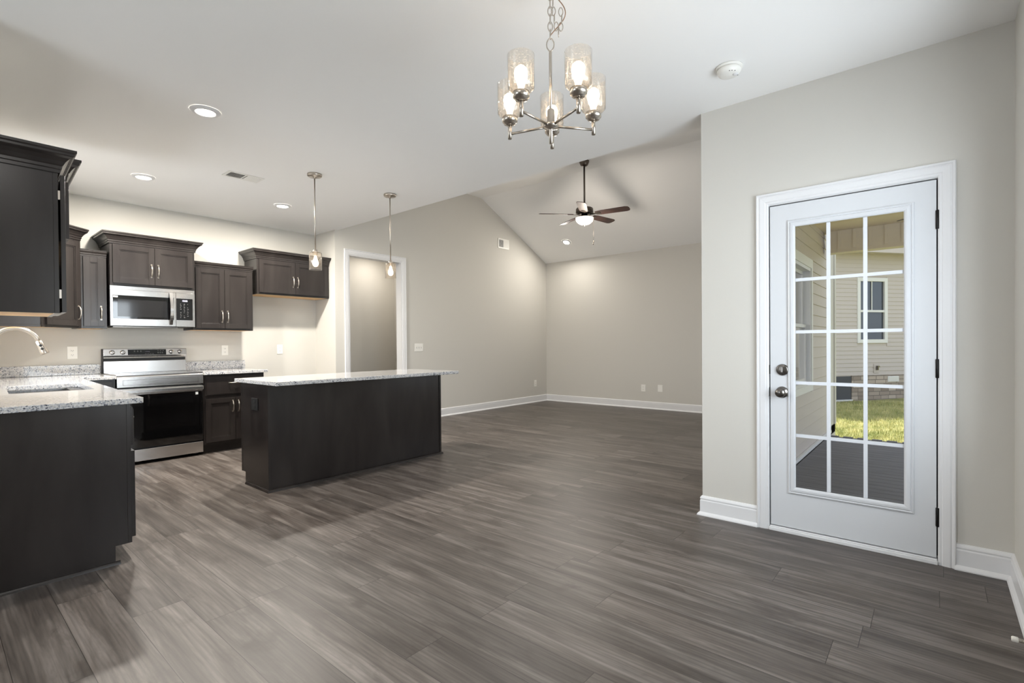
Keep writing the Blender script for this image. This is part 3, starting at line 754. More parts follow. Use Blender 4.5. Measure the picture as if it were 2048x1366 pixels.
# ------------------------------------------------------------------ range
def rng():
    x0, x1 = 1.240, 2.000; yf = 6.13
    r = thing('range', 'stainless steel electric range with black glass oven door', 'range', ((x0+x1)/2, 6.4, 0))
    obj('range_body', MB().box(x0+.003, x1-.003, yf+.03, 6.715, .03, .895), M_BLACK, r)
    mb = MB()
    for fx in (x0+.05, x1-.05):
        for fy in (yf+.07, 6.66): obj('foot', MB().lathe([(.018, 0), (.018, .03)], 12, (fx, fy, 0)), M_BLACK, r)
    obj('storage_drawer', MB().box(x0+.004, x1-.004, yf-.008, yf+.028, .034, .152), M_STEEL, r, .003)
    od = obj('oven_door', MB().box(x0+.004, x1-.004, yf-.006, yf+.028, .166, .705), M_GLASSB, r, .003)
    obj('door_trim', MB().box(x0+.004, x1-.004, yf-.010, yf+.028, .706, .770), M_STEEL, od, .002)
    mb = MB(); mb.box(x0+.012, x1-.012, yf-.070, yf-.048, .722, .764); mb.box(x0+.02, x0+.05, yf-.05, yf-.009, .728, .758); mb.box(x1-.05, x1-.02, yf-.05, yf-.009, .728, .758)
    obj('handle', mb, M_STEEL, od, .006)
    mb = MB(); mb.box(1.928, 1.953, yf-.0068, yf-.0061, .668, .695); obj('sticker', mb, M_STICK, od)
    obj('sticker', MB().box(1.900, 1.923, yf-.0068, yf-.0061, .672, .690), M_DISP, od)
    mb = MB(); mb.prism([(yf-.022, .786), (yf+.028, .786), (yf+.028, .900), (yf-.004, .900), (yf-.022, .888)], x0+.002, x1-.002, 'x'); cp = obj('front_panel', mb, M_STEEL, r, .002)
    mb = MB(); a0, a1, b0, b1, t = x0+.05, x1-.05, .806, .858, .0025
    for q in ((a0, a1, b0, b0+t), (a0, a1, b1-t, b1), (a0, a0+t, b0, b1), (a1-t, a1, b0, b1)): mb.box(q[0], q[1], yf-.0235, yf-.0222, q[2], q[3])
    obj('embossed_line', mb, M_DNICK, cp)
    ct = obj('cooktop', MB().box(x0, x1, yf-.004, 6.640, .9005, .912), M_GLASSB, r, .002)
    mb = MB(); 
    mb.box(x0-.001, x1+.001, yf-.008, yf+.04, .903, .915); mb.box(x0-.001, x0+.012, yf+.04, 6.64, .903, .915); mb.box(x1-.012, x1+.001, yf+.04, 6.64, .903, .915); obj('cooktop_rim', mb, M_STEEL, ct, .001)
    mb = MB()
    for bx, by, rr in ((1.42, 6.27, .10), (1.80, 6.27, .085), (1.42, 6.50, .075), (1.80, 6.50, .10)):
        mb.lathe([(rr, .9125), (rr-.003, .9128), (rr-.006, .9125)], 40, (bx, by, 0), cap=False)
    obj('burner_ring', mb, M_PRINT, ct)
    # back guard
    mb = MB(); mb.prism([(6.640, .912), (6.645, 1.036), (6.660, 1.046), (6.720, 1.046), (6.720, .912)], x0+.003, x1-.003, 'x'); bg_ = obj('back_guard', mb, M_STEEL, r, .002)
    obj('vent_slot', MB().box(x0+.003, x1-.003, 6.664, 6.718, 1.046, 1.066), M_BLACK, bg_)
    mb = MB(); mb.prism([(6.655, 1.066), (6.625, 1.092), (6.622, 1.096), (6.632, 1.166), (6.640, 1.170), (6.722, 1.170), (6.722, 1.066)], x0, x1, 'x'); pn = obj('control_panel', mb, M_STEEL, r, .002)
    obj('side_cap', MB().box(x0-.002, x0+.0005, 6.630, 6.72, .915, 1.168), M_BLACK, bg_)
    tl = math.atan2(.010, .070)
    RK = Matrix.Rotation(PI/2-tl, 4, 'X')
    def fy(z): return 6.622+(z-1.096)/7
    MD = Matrix(((1,0,0,0),(0,-1,0,0),(0,0,1,0),(0,0,0,1)))
    mb = MB(); ys = fy(1.102)-.001, fy(1.158)-.001
    mb.prism([(ys[0], 1.100), (ys[1], 1.160), (ys[1]-.0015, 1.160), (ys[0]-.0015, 1.100)], 1.447, 1.797, 'x'); dp = obj('display', mb, M_DISP, pn)
    mb = MB()
    random.seed(3)
    for (px, pz, n, dx) in ((1.50, 1.146, 3, .028), (1.50, 1.136, 3, .028), (1.60, 1.112, 4, .022), (1.715, 1.128, 3, .02), (1.715, 1.118, 3, .02), (1.715, 1.146, 3, .024)):
        for k in range(n):
            y = fy(pz)-.0028; mb.box(px+k*dx, px+k*dx+.012, y-.0004, y, pz-.0016, pz+.0016)
    obj('printed_marks', mb, M_PRINT, dp)
    text('clock_digits', '10:05', 1.622, fy(1.140)-.0032, 1.134, .016, M_CLOCK, dp, tl)
    for kx in (1.312, 1.403, 1.848, 1.930):
        c = (kx, fy(1.130)-.001, 1.130)
        k_ = obj('knob', MB().lathe([(.024, 0), (.024, .004), (.021, .006), (.020, .017), (.018, .020), (0, .020)], 28, c, RK), M_STEEL, pn)
        mb = MB(); mb.box(kx-.004, kx+.004, c[1]-.028, c[1]-.018, c[2]-.018, c[2]+.018); obj('pointer', mb, M_DNICK, k_, .001)
def text(name, s, x, y, z, size, mat, parent, tilt=0):
    cu = bpy.data.curves.new(name, 'FONT'); cu.body = s; cu.size = size*1.35; cu.align_x = 'CENTER'; cu.extrude = .0002
    o = bpy.data.objects.new(name, cu); COL.objects.link(o); cu.materials.append(mat)
    me = bpy.data.meshes.new_from_object(o); bpy.data.objects.remove(o); o = bpy.data.objects.new(name, me); COL.objects.link(o)
    off = Vector(parent['_o']); o.parent = parent; o.location = Vector((x, y, z))-off; o.rotation_euler = (PI/2-tilt, 0, 0); o['_o'] = tuple(off)
    return o
rng()

# ------------------------------------------------------------------ microwave
def microwave():
    x0, x1, z0, z1 = 1.244, 1.998, 1.402, 1.8135; yf = 6.335
    r = thing('microwave', 'stainless steel over-the-range microwave under the dark cabinet', 'microwave', (1.62, 6.5, z0))
    obj('microwave_body', MB().box(x0+.002, x1-.002, yf+.03, YK-.004, z0, z1), M_BLACK, r)
    obj('top_vent_panel', MB().box(x0, x1, yf, yf+.029, 1.775, z1), M_STEEL, r, .002)
    xs = 1.815
    mb = MB(); mb.plate(rect(x0, xs-.001, z0+.004, 1.7735), [rect(x0+.022, xs-.02, 1.478, 1.715)], yf-.004, yf+.029, 'y'); d = obj('door', mb, M_STEEL, r, .0015)
    obj('door_window', MB().box(x0+.022, xs-.02, yf-.002, yf+.02, 1.478, 1.715), M_GLASSB, d)
    mb = MB(); mb.plate(rect(x0+.06, xs-.085, 1.50, 1.675), [], yf-.0032, yf-.0022, 'y'); obj('window_screen', mb, pbr('smoked window mesh', (34, 34, 35), .06), d)
    mb = MB()
    pts = [(xs-.050, yf-.012-.038*math.sin(PI*t), z0+.022+t*.345) for t in [k/14 for k in range(15)]]
    for a, b in zip(pts, pts[1:]):
        i = [mb.pt(p) for p in ((a[0]-.014, a[1]-.008, a[2]), (a[0]+.014, a[1]-.008, a[2]), (a[0]+.014, a[1]+.004, a[2]), (a[0]-.014, a[1]+.004, a[2]), (b[0]-.014, b[1]-.008, b[2]), (b[0]+.014, b[1]-.008, b[2]), (b[0]+.014, b[1]+.004, b[2]), (b[0]-.014, b[1]+.004, b[2]))]
        for f in ((0,1,5,4),(1,2,6,5),(2,3,7,6),(3,0,4,7)): mb.face([i[k] for k in f])
        if a is pts[0]: mb.face([i[k] for k in (0,3,2,1)])
        if b is pts[-1]: mb.face([i[k] for k in (4,5,6,7)])
    mb.box(xs-.060, xs-.040, yf-.02, yf-.004, z0+.02, z0+.05); mb.box(xs-.060, xs-.040, yf-.02, yf-.004, z0+.345, z0+.375)
    obj('handle', mb, M_STEEL, d)
    obj('sticker', MB().box(x0+.024, x0+.062, yf-.0036, yf-.0024, 1.694, 1.710), M_STICK, d)
    p = obj('control_panel', MB().box(xs+.001, x1, yf-.004, yf+.029, z0+.004, 1.7735), M_STEEL, r, .0015)
    k = obj('keypad', MB().box(xs+.004, x1-.022, yf-.0052, yf-.0042, 1.478, 1.715), M_DISP, p)
    mb = MB()
    for i in range(9):
        for j in range(3):
            if (i*3+j) % 7 == 5: continue
            z = 1.652-i*.0185; x = xs+.040+j*.034
            mb.box(x, x+(.012 if (i+j) % 2 else .007), yf-.0058, yf-.0053, z, z+.004)
    obj('printed_marks', mb, M_PRINT, k)
    text('clock_digits', '10:05', xs+.085, yf-.0056, 1.682, .018, M_CLOCK, k)
    obj('grease_filter', MB().box(x0+.03, x1-.15, yf+.05, 6.6, z0-.012, z0-.0005), M_DNICK, r)
microwave()

# ------------------------------------------------------------------ ceiling fixtures
def downlight(label, c, M=I4, power=50):
    r = thing('recessed_downlight', label, 'ceiling light', c, 'recessed ceiling lights')
    R = Matrix.Rotation(PI, 4, 'X'); Q = M @ R
    obj('trim_ring', MB().lathe([(.058, .010), (.060, .014), (.066, .015), (.088, .006), (.092, .001)], 40, c, Q, cap=False), M_TRIM, r, smooth=True)
    obj('diffuser', MB().lathe([(.0005, .009), (.03, .0112), (.059, .0105)], 40, c, Q, cap=False), M_LED, r)
    l = lamp('AREA', 'lamp_light', (Q @ Vector((0, 0, .018))), power, (1, .94, .85), shape='DISK', size=.13, parent=r)
    l.rotation_euler = (Q @ Matrix.Rotation(PI, 4, 'X')).to_euler()
    return r
downlight('round recessed ceiling light nearest the camera, left of the chandelier', (1.25, 3.715, H), power=27)
downlight('round recessed ceiling light above the microwave, left of the ceiling vent', (1.352, 5.569, H))
downlight('round recessed ceiling light between the ceiling vent and the nearer pendant lamp', (2.642, 5.575, H))
sl = math.atan(.488)
downlight('small bright recessed light on the sloped ceiling below the fan', (7.966, 5.352, 3.119), Matrix.Rotation(sl, 4, 'Y'), 16)
# unseen lamps without fixtures, added to brighten the vault and the dining side
lamp('AREA', 'living_vault_fill', (4.6, 3.8, 3.12), 14, (1, .96, .91), shape='DISK', size=.14)
lamp('AREA', 'dining_fill', (.3, .9, H-.03), 8, (1, .96, .91), shape='DISK', size=.14)

def vent_ceiling():
    x0, x1, y0, y1 = 1.80, 2.11, 4.80, 4.975
    r = thing('ceiling_vent', 'white rectangular air register in the kitchen ceiling', 'vent', ((x0+x1)/2, (y0+y1)/2, H))
    obj('vent_backing', MB().box(x0+.018, x1-.018, y0+.018, y1-.018, H-.002, H-.0005), M_SLOT, r)
    mb = MB(); mb.plate(rect(x0, x1, y0, y1), [rect(x0+.022, (x0+x1)/2-.006, y0+.022, y1-.022), rect((x0+x1)/2+.006, x1-.022, y0+.022, y1-.022)], H-.008, H-.002); obj('vent_frame', mb, M_PLATE, r, .002)
    mb = MB(); n = 22
    for k in range(n):
        x = x0+.026+k*(x1-x0-.052)/(n-1)
        if abs(x-(x0+x1)/2) < .010: continue
        s_ = -1 if x < (x0+x1)/2 else 1
        mb.prism([(x, H-.003), (x+.002, H-.003), (x+.002+s_*.006, H-.010), (x+s_*.006, H-.010)], y0+.022, y1-.022, 'y')
    obj('louvre', mb, M_PLATE, r)
vent_ceiling()
def vent_wall():
    x0, x1, z0, z1 = 6.985, 7.300, 2.985, 3.170
    r = thing('wall_vent', 'small white air grille high on the gable wall left of the fan', 'vent', ((x0+x1)/2, YW, (z0+z1)/2))
    obj('vent_backing', MB().box(x0+.02, x1-.02, YW-.003, YW-.0006, z0+.02, z1-.02), M_BLACK, r)
    mb = MB(); xm = (x0+x1)/2; mb.plate(rect(x0, x1, z0, z1), [rect(x0+.026, xm-.008, z0+.026, z1-.026), rect(xm+.008, x1-.026, z0+.026, z1-.026)], YW-.009, YW-.003, 'y'); obj('vent_frame', mb, M_PLATE, r, .002)
    mb = MB()
    for k in range(9):
        z = z0+.034+k*(z1-z0-.068)/8; mb.box(x0+.026, xm-.008, YW-.008, YW-.0045, z-.0018, z+.0018)
    for k in range(22):
        x = xm+.012+k*(x1-.028-xm-.012)/21; mb.box(x-.0022, x+.0022, YW-.010, YW-.0045, z0+.026, z1-.026)
    obj('louvre', mb, M_PLATE, r)
vent_wall()
def smoke():
    c = (3.0, .898, H); R = Matrix.Rotation(PI, 4, 'X')
    r = thing('smoke_detector', 'round white smoke detector on the ceiling right of the chandelier', 'smoke detector', c)
    obj('mounting_base', MB().lathe([(.072, .0008), (.072, .008), (.068, .012), (0, .012)], 40, c, R), M_PLATE, r, smooth=False)
    obj('detector_body', MB().lathe([(.062, .014), (.064, .018), (.062, .030), (.054, .042), (.040, .047), (0, .048)], 40, c, R), M_PLATE, r)
    obj('test_button', MB().lathe([(.014, .040), (.014, .050), (.010, .052), (0, .052)], 20, (c[0]+.006, c[1]-.034, H), R), M_TRIM, r)
    mb = MB()
    for a in (200, 215, 235, 310): mb.lathe([(.003, .036), (.003, .0445), (0, .0447)], 8, (c[0]+.050*math.cos(math.radians(a)), c[1]+.050*math.sin(math.radians(a)), H), R)
    obj('sounder_hole', mb, M_SLOT, r)
smoke()

def bulb_mb(c, up=1, s_=1.0):
    pr = [(.008, 0), (.012, .012), (.013, .020), (.020, .040), (.0265, .060), (.028, .074), (.024, .090), (.013, .101), (0, .105)]
    return MB().lathe([(a*s_, b*s_*up) for a, b in pr], 16, c)
def chandelier():
    cx, cy = 1.776, 1.270; zh = 2.152
    r = thing('chandelier', 'brushed nickel five-light chandelier with seeded glass shades', 'chandelier', (cx, cy, zh))
    obj('center_rod', MB().lathe([(.0065, zh-.04), (.0065, zh+.295), (.004, zh+.302)], 12, (cx, cy, 0)), M_NICKEL, r)
    obj('hub', MB().lathe([(0, zh-.100), (.008, zh-.098), (.008, zh-.040), (.010, zh-.036), (.030, zh-.030), (.034, zh-.022), (.034, zh-.016), (.024, zh-.012), (.017, zh-.008), (.016, zh+.045), (.012, zh+.05), (0, zh+.05)], 28, (cx, cy, 0)), M_NICKEL, r)
    R = .195; fw = math.atan2(math.sin(YAW), math.cos(YAW))
    # one arm points away from... toward the viewer's side; the others step by 72 degrees
    for k in range(5):
        a = math.radians(ARM0+72*k)
        ex, ey = cx+R*math.cos(a), cy+R*math.sin(a)
        ar = obj('arm', MB().tube([(cx+.028*math.cos(a), cy+.028*math.sin(a), zh-.022), (ex, ey, zh-.022)], .0055, 10), M_NICKEL, r)
        obj('arm_post', MB().lathe([(.0085, zh-.044), (.0085, zh+.018), (.006, zh+.02)], 14, (ex, ey, 0)), M_NICKEL, ar)
        obj('socket_cup', MB().lathe([(.010, zh+.018), (.026, zh+.022), (.029, zh+.030), (.034, zh+.032), (.034, zh+.052), (.030, zh+.054), (0, zh+.054)], 28, (ex, ey, 0)), M_NICKEL, ar)
        obj('bulb', bulb_mb((ex, ey, zh+.056)), M_BULB, ar)
        q = .0535
        obj('glass_shade', MB().lathe([(.030, zh+.0545), (q-.012, zh+.056), (q, zh+.068), (q+.002, zh+.20), (q, zh+.2015), (q-.001, zh+.20), (q-.002, zh+.069), (q-.013, zh+.058), (.030, zh+.057)], 40, (ex, ey, 0), cap=False), M_SEED, ar)
    # chain
    def link(c, rot, L=.021, W=.010, t=.0019):
        pts = []
        for k in range(16):
            a = 2*PI*k/16; x = W*math.cos(a)*(.9 if abs(math.sin(a)) > .7 else 1); z = L*math.sin(a)
            pts.append(Vector(c)+Vector((x*math.cos(rot), x*math.sin(rot), z)))
        return pts
    mb = MB(); zt = zh+.302
    z = zt+.026; mb.tube(link((cx, cy, z), 2.2, .028, .016, .0025), .0028, 6, True); z += .045; k = 0
    while z < H-.03:
        mb.tube(link((cx, cy, z), .7+1.57*k), .0022, 6, True); z += .033; k += 1
    obj('chain', mb, M_NICKEL, r)
    mb = MB(); side = Vector((math.sin(YAW), -math.cos(YAW), 0)); k = 0; p0 = Vector((cx, cy, H-.10))
    pth = [(0, 0), (.010, -.035), (.020, -.068), (.030, -.10), (.040, -.13), (.048, -.10), (.052, -.068), (.048, -.035)]
    loop = [(.012, .0), (.014, -.033), (.018, -.066), (.026, -.098), (.036, -.124), (.046, -.10), (.050, -.068), (.046, -.036)]
    for (a, b) in loop:
        mb.tube(link(p0+side*a+Vector((0, 0, b)), .7+1.57*k, .019, .009), .0021, 6, True); k += 1
    obj('spare_chain', mb, M_NICKEL, r)
    pts = []
    for k in range(25):
        t = k/24; pts.append(p0+Vector((0, 0, .06))+side*(.066*math.sin(PI*t)**1.3)+Vector((0, 0, -.20*t)))
    obj('cord', MB().tube(pts, .0022, 6), pbr('clear brown cord', (150, 118, 92), .4), r)
    obj('canopy', MB().lathe([(.06, H-.0008), (.06, H-.006), (.052, H-.018), (.02, H-.028), (.006, H-.034), (0, H-.034)], 32, (cx, cy, 0)), M_NICKEL, r)
ARM0 = 34.0
chandelier()

def pendant(label, x, y):
    r = thing('pendant_lamp', label, 'pendant lamp', (x, y, H))
    obj('canopy', MB().lathe([(.062, H-.0008), (.064, H-.004), (.064, H-.018), (.058, H-.024), (.012, H-.027), (.009, H-.04), (0, H-.04)], 32, (x, y, 0)), M_NICKEL, r)
    obj('stem', MB().lathe([(.0055, H-.03), (.0055, 2.06)], 12, (x, y, 0)), M_NICKEL, r)
    obj('socket_cup', MB().lathe([(.006, 2.07), (.016, 2.066), (.019, 2.058), (.024, 2.056), (.024, 2.042), (.020, 2.040), (.018, 2.012), (0, 2.012)], 24, (x, y, 0)), M_NICKEL, r)
    obj('bulb', bulb_mb((x, y, 2.010), -1, .95), M_BULB, r)
    q = .056
    obj('glass_shade', MB().lathe([(.020, 2.0415), (q-.006, 2.040), (q, 2.034), (q, 1.882), (q-.0025, 1.882), (q-.0025, 2.033), (q-.008, 2.0375), (.020, 2.039)], 40, (x, y, 0), cap=False), M_SEED, r)
pendant('nickel glass pendant lamp over the island, nearer and left one by the cabinets', 2.355, 4.34)
pendant('nickel glass pendant lamp over the island, further one in front of the doorway', 3.185, 4.34)

def fan(name, label, cx, cy, zc, zh, mat, a0, light=True, R=.66, bm=None):
    r = thing(name, label, 'ceiling fan', (cx, cy, zh))
    obj('canopy', MB().lathe([(.072, zc-.001), (.070, zc-.02), (.052, zc-.062), (.030, zc-.078), (.0, zc-.078)], 28, (cx, cy, 0)), mat, r)
    obj('downrod', MB().lathe([(.0125, zc-.07), (.0125, zh+.10)], 14, (cx, cy, 0)), mat, r)
    obj('motor_housing', MB().lathe([(0, zh+.118), (.030, zh+.112), (.060, zh+.10), (.112, zh+.088), (.124, zh+.076), (.126, zh+.018), (.112, zh+.004), (.060, zh-.004), (0, zh-.006)], 36, (cx, cy, 0)), mat, r)
    for k in range(5):
        a = math.radians(a0+72*k); Rz = Matrix.Translation((cx, cy, zh-.004)) @ Matrix.Rotation(a, 4, 'Z') @ Matrix.Rotation(math.radians(-12), 4, 'X')
        mb = MB(); mb.M = Rz
        ol = [(.17, -.045), (.24, -.062), (R-.05, -.070), (R-.012, -.055), (R, -.025), (R, .025), (R-.012, .055), (R-.05, .070), (.24, .062), (.17, .045)]
        mb.prism(ol, -.003, .003); b = obj('blade', mb, bm or M_BLADE, r)
        mb = MB(); mb.M = Rz; mb.prism([(.085, -.016), (.16, -.020), (.20, -.034), (.235, -.030), (.245, 0), (.235, .030), (.20, .034), (.16, .020), (.085, .016)], -.009, -.0035); obj('blade_iron', mb, mat, b)
    if light:
        obj('light_fitter', MB().lathe([(.045, zh-.004), (.048, zh-.03), (.075, zh-.040), (.128, zh-.046), (.130, zh-.054)], 32, (cx, cy, 0)), mat, r)
        obj('glass_bowl', MB().lathe([(.128, zh-.054), (.126, zh-.075), (.112, zh-.105), (.080, zh-.132), (.040, zh-.148), (0, zh-.152)], 36, (cx, cy, 0)), M_BOWL, r)
        obj('finial', MB().lathe([(.028, zh-.146), (.024, zh-.153), (.014, zh-.160), (.006, zh-.170), (0, zh-.174)], 18, (cx, cy, 0)), mat, r)
        mb = MB(); mb.lathe([(.0010, zh-.05), (.0010, zh-.385)], 6, (cx+.05, cy-.12, 0)); obj('pull_chain', mb, mat, r); mb = MB(); mb.lathe([(.0010, zh-.05), (.0010, zh-.42)], 6, (cx+.02, cy-.13, 0)); obj('pull_chain', mb, mat, r)
        mb = MB(); mb.lathe([(0, zh-.385), (.006, zh-.39), (.004, zh-.415), (0, zh-.418)], 10, (cx+.05, cy-.12, 0)); obj('pull_knob', mb, mat, r); mb = MB(); mb.lathe([(0, zh-.42), (.006, zh-.425), (.004, zh-.452), (0, zh-.455)], 10, (cx+.02, cy-.13, 0)); obj('pull_knob', mb, mat, r)
        lamp('POINT', 'lamp_light', (0, 0, -.30), 16, (1, .9, .78), shadow_soft_size=.1, parent=r)
    return r
fan('ceiling_fan', 'five-blade dark ceiling fan with glowing bowl hanging from the vaulted ceiling', 6.2, 3.852, HT, 3.045, M_FANP, 208)

# ------------------------------------------------------------------ door stop on the floor
def doorstop():
    r = thing('door_stop', 'spring door stop with white rubber tip low at the right wall', 'door stop', (2.72, YR+.014, .032)); pts = []
    for k in range(90):
        a = k*.9; pts.append((2.72+.0065*math.cos(a), -.282+.036*k/89, .032+.0065*math.sin(a)))
    obj('spring', MB().tube(pts, .0014, 5), M_NICKEL, r)
    obj('rubber_tip', MB().lathe([(.0085, 0), (.0105, .003), (.0105, .016), (.008, .020), (0, .020)], 16, (2.72, -.246, .032), Matrix.Rotation(-PI/2, 4, 'X')), M_RUBBER, r)
    obj('mount', MB().lathe([(.012, 0), (.012, .003), (.006, .006)], 16, (2.72, -.2855, .032), Matrix.Rotation(-PI/2, 4, 'X')), M_NICKEL, r)
doorstop()

# ------------------------------------------------------------------ outside
def lap(mb, M, u0, u1, z0, z1, h, holes=()):
    """lap siding courses, M maps (u, out, z)"""
    mb.M = M; n = int(math.ceil((z1-z0)/h))
    for k in range(n):
        a = z0+k*h; b = min(a+h, z1); segs = [(u0, u1)]
        for (h0, h1, v0, v1) in holes:
            if b > v0 and a < v1:
                ns = []
                for (s0, s1) in segs:
                    if h1 <= s0 or h0 >= s1: ns.append((s0, s1)); continue
                    if s0 < h0: ns.append((s0, h0))
                    if s1 > h1: ns.append((h1, s1))
                segs = ns
        for (s0, s1) in segs:
            mb.prism([(.0, a), (.016, a), (.018, a+.003), (.006, b), (.0, b)], s0, s1, 'x')
    return mb
PX1 = 7.93
MP = Mface(0, 1.115, 0)
mb = lap(MB(), MP, XD+.16, PX1-.05, -.03, 2.62, .128, [(LWIN[0]-.07, LWIN[1]+.07, LWIN[2]-.07, LWIN[3]+.10)])
s_ = struct(obj('wall_porch_siding', mb, M_SID))
# window_1 exterior casing
mb = MB(); a0, a1, b0, b1 = LWIN; 
mb.plate(rect(a0-.075, a1+.075, b0-.075, b1+.10), [rect(a0, a1, b0, b1)], 1.080, 1.1145, 'y'); struct(obj('trim_4', mb, M_EXTTRIM))
mb = MB(); mb.box(PX1-.05, PX1+.03, 1.075, 1.1145, -.03, 2.62); struct(obj('trim_5', mb, M_EXTTRIM))
mb = MB(); mb.box(XD+.16, PX1+.03, 1.07, 1.094, -.048, -.012); struct(obj('trim_6', mb, M_EXTTRIM))
# siding on our own side of the entry wall and porch
mb = MB(); MM = Matrix(((0,1,0,XD+.131),(1,0,0,0),(0,0,1,0),(0,0,0,1)))
lap(mb, MM, YR-.13, 1.11, -.03, 2.62, .128, [(-.10, .90, -.1, 2.15)]); struct(obj('wall_entry_siding', mb, M_SID))
# porch: deck, ceiling, beam, post
def porch():
    mb = MB(); n = 31; w_ = (7.60-3.62)/n
    for k in range(n): mb.box(3.62+k*w_, 3.62+(k+1)*w_-.004, -2.8, 1.06, -.085, -.05)
    struct(obj('floor_deck', mb, M_DECK))
    mb = MB()
    for k in range(26): mb.prism([(-2.8+k*.15, -.05), (-2.8+k*.15+.10, -.05), (-2.8+k*.15+.10, -.036), (-2.8+k*.15, -.036)], 7.60, 7.69, 'x')
    mb.box(7.60, 7.70, -2.8, 1.06, -.30, -.051)
    struct(obj('trim_7', mb, M_DECK))
    struct(obj('ceiling_porch', MB().box(3.62, 7.75, -2.8, 1.112, 2.60, 2.66), M_PORCHC))
    mb = MB(); zb, zt = 2.335, 2.60; mb.box(7.56, 7.70, -2.8, 1.07, zb, zt-.001)
    for k in range(24):
        y = -2.75+k*.16; mb.box(7.548, 7.5605, y-.016, y+.016, zb+.03, zt-.002)
    mb.box(7.545, 7.71, -2.8, 1.07, zb-.016, zb-.0005)
    struct(obj('trim_8', mb, siding_mat((232, 220, 200))))
    mb = MB(); mb.box(7.56, 7.68, -2.8, -2.68, -.05, 2.33); struct(obj('trim_9', mb, M_EXTTRIM))
porch()
fan('porch_ceiling_fan', 'brown fan under the porch ceiling, blade tip showing through the door glass', 5.72, -.20, 2.60, 2.36, M_FANP, 47, False, .62, pbr('driftwood blade', (110, 96, 82), .5))
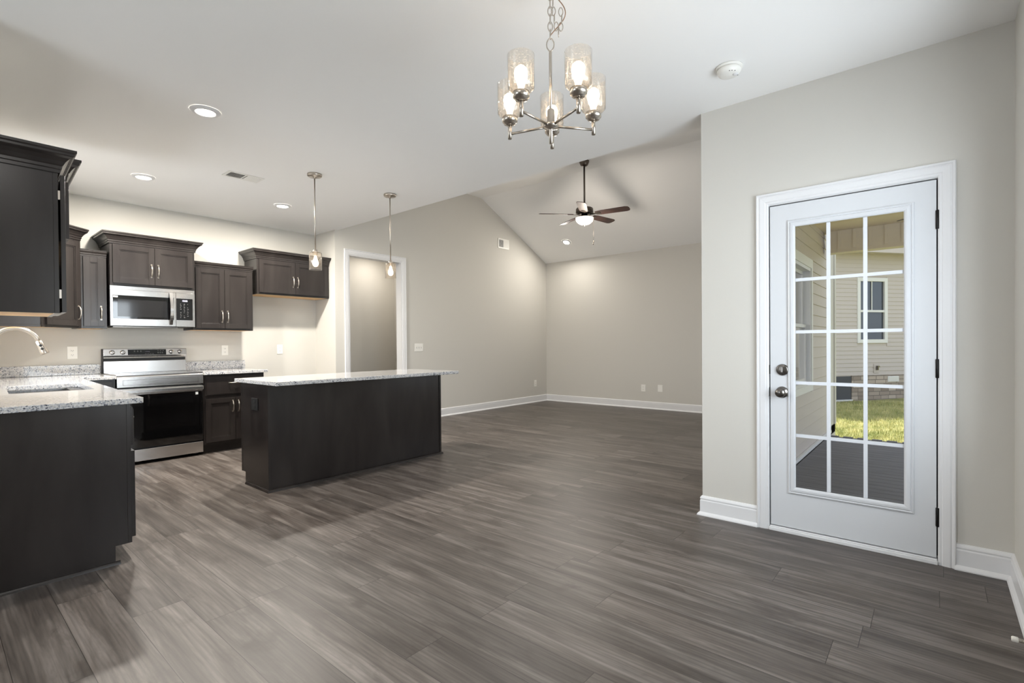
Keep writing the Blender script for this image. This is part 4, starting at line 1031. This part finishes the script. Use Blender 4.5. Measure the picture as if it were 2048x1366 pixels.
# neighbour house
def neighbour():
    d0 = Vector((.795, -.606)).normalized(); p0 = Vector((17.109, 1.440)); ang = math.atan2(d0.y, d0.x)
    M = Mface(p0.x, p0.y, ang)
    r = thing('neighbor_house', 'beige sided neighboring house with stone foundation across the lawn', 'house', (p0.x, p0.y, -.6))
    win = (-.37, .65, 1.14, 2.96)
    mb = MB(); lap(mb, M, -5, 7, .24, 3.66, .115, [win]); sd = obj('siding', mb, M_SID2, r)
    mb = MB(); mb.M = M; mb.plate(rect(-5, 7, -1.0, 3.8), [rect(win[0]+.1, win[1]-.1, win[2]+.1, win[3]-.1)], -.2, -.001, 'y'); obj('house_wall', mb, M_SID2, r)
    mb = MB(); mb.box(-5, -1.25, -.05, .03, -1.1, .238); mb.box(-.56, 7, -.05, .03, -1.1, .238); mb.box(-1.25, -.56, -.05, .03, -1.1, -.44)
    st = obj('stone_base', mb, M_STONE, None); st.parent = r; st.matrix_parent_inverse = Matrix.Translation(-Vector((p0.x, p0.y, -.6))); st.matrix_basis = M
    mb = MB(); mb.M = M; mb.box(-1.25, -.56, .0, .012, -.42, .22); obj('crawl_door', mb, pbr('dark crawl space door', (72, 74, 80), .6), r)
    mb = MB(); mb.M = M; mb.box(-1.30, -.54, .0, .045, -.46, -.42); obj('crawl_sill', mb, M_EXTTRIM, r)
    mb = MB(); mb.M = M; mb.plate(rect(win[0], win[1], win[2], win[3]), [rect(win[0]+.1, win[1]-.1, win[2]+.1, win[3]-.1)], .0, .04, 'y'); wf = obj('window_frame', mb, M_EXTTRIM, r)
    zm = (win[2]+win[3])/2-.02
    mb = MB(); mb.M = M; mb.box(win[0]+.1, win[1]-.1, -.01, .03, zm-.03, zm+.03); mb.box(.14-.012, .14+.012, -.005, .012, zm+.03, win[3]-.1); obj('window_rail', mb, M_EXTTRIM, wf)
    mb = MB(); mb.M = M; mb.box(win[0]+.1, win[1]-.1, -.02, -.012, win[2]+.1, win[3]-.1); obj('pane', mb, pbr('reflecting window glass', (70, 78, 88), .03, spec=1.0, metal=.35), wf)
    mb = MB(); mb.M = M; mb.box(.65, 1.03, .031, .045, .04, .20); vt = obj('foundation_vent', mb, M_EXTTRIM, r)
    mb = MB(); mb.M = M
    for k in range(4): mb.box(.68, 1.0, .0455, .055, .055+k*.035, .075+k*.035)
    obj('vent_slat', mb, M_PLATE, vt)
    mb = MB(); mb.M = M; mb.box(.18, .36, .018, .030, .30, .55); sp = obj('spigot_plate', mb, M_SID2, r)
    mb = MB(); mb.M = M; mb.box(.255, .285, .030, .09, .38, .50); mb.box(.24, .30, .09, .11, .46, .50); obj('spigot', mb, M_DNICK, sp)
    mb = MB(); mb.M = M; mb.box(-5.4, 7.4, -.2, .45, 3.62, 3.66); mb.box(-5.4, 7.4, .45, .48, 3.58, 3.78); obj('eave', mb, M_SID2, r)
    mb = MB(); mb.M = M; mb.prism([(-.2, 3.80), (.5, 3.76), (.5, 3.79), (-3.2, 5.6), (-3.2, 5.5)], -5.4, 7.4, 'x'); obj('roof', mb, pbr('grey shingles', (96, 92, 88), .9), r)
    mb = MB(); mb.M = M; mb.box(-5, 7, -6.0, -.201, -1, 3.6); obj('house_core', mb, M_SID2, r)
neighbour()
# lawn
def gz(x, y):
    """lawn height: slopes up away from the deck and to the right"""
    return -.47 - .03*(y-1.0) + .004*(x-12)
def lawn():
    bm = MB(); nx, ny = 40, 40; idx = {}
    X0, X1, Y0, Y1 = 3.0, 45.0, -30.0, 26.0
    xs = [X0+(X1-X0)*(i/nx)**1.6 for i in range(nx+1)]; ys = [Y0+(Y1-Y0)*i/ny for i in range(ny+1)]
    for i, x in enumerate(xs):
        for j, y in enumerate(ys): idx[i, j] = bm.pt((x, y, max(-1.2, min(1, gz(x, y))) - (.25 if x < 7.4 else 0)))
    for i in range(nx):
        for j in range(ny): bm.face((idx[i,j], idx[i+1,j], idx[i+1,j+1], idx[i,j+1]), True)
    struct(obj('ground', bm, M_LAWN))
    random.seed(11); g = MB()
    for k in range(30000):
        # where the door glass looks out
        t = random.random()**1.3*8.6+8.2; a = random.uniform(-.10, .17)
        x = t; y = t*a/1.0+.0
        if x < 7.75 or (x-17.109)*.606+(y-1.44)*.795 > -.06: continue
        z = gz(x, y); hh = random.uniform(.03, .075); th = random.uniform(0, 2*PI); w_ = random.uniform(.004, .009); lean = random.uniform(-.03, .03)
        c, s = math.cos(th)*w_, math.sin(th)*w_
        i = [g.pt((x-c, y-s, z-.01)), g.pt((x+c, y+s, z-.01)), g.pt((x+lean, y+lean*.6, z+hh))]; g.face(i)
    o = obj('grass', g, M_BLADES); o['kind'] = 'stuff'; o['label'] = 'green and straw coloured lawn grass beyond the porch deck'; o['category'] = 'grass'
lawn()

for o in bpy.data.objects:
    if '_o' in o: del o['_o']
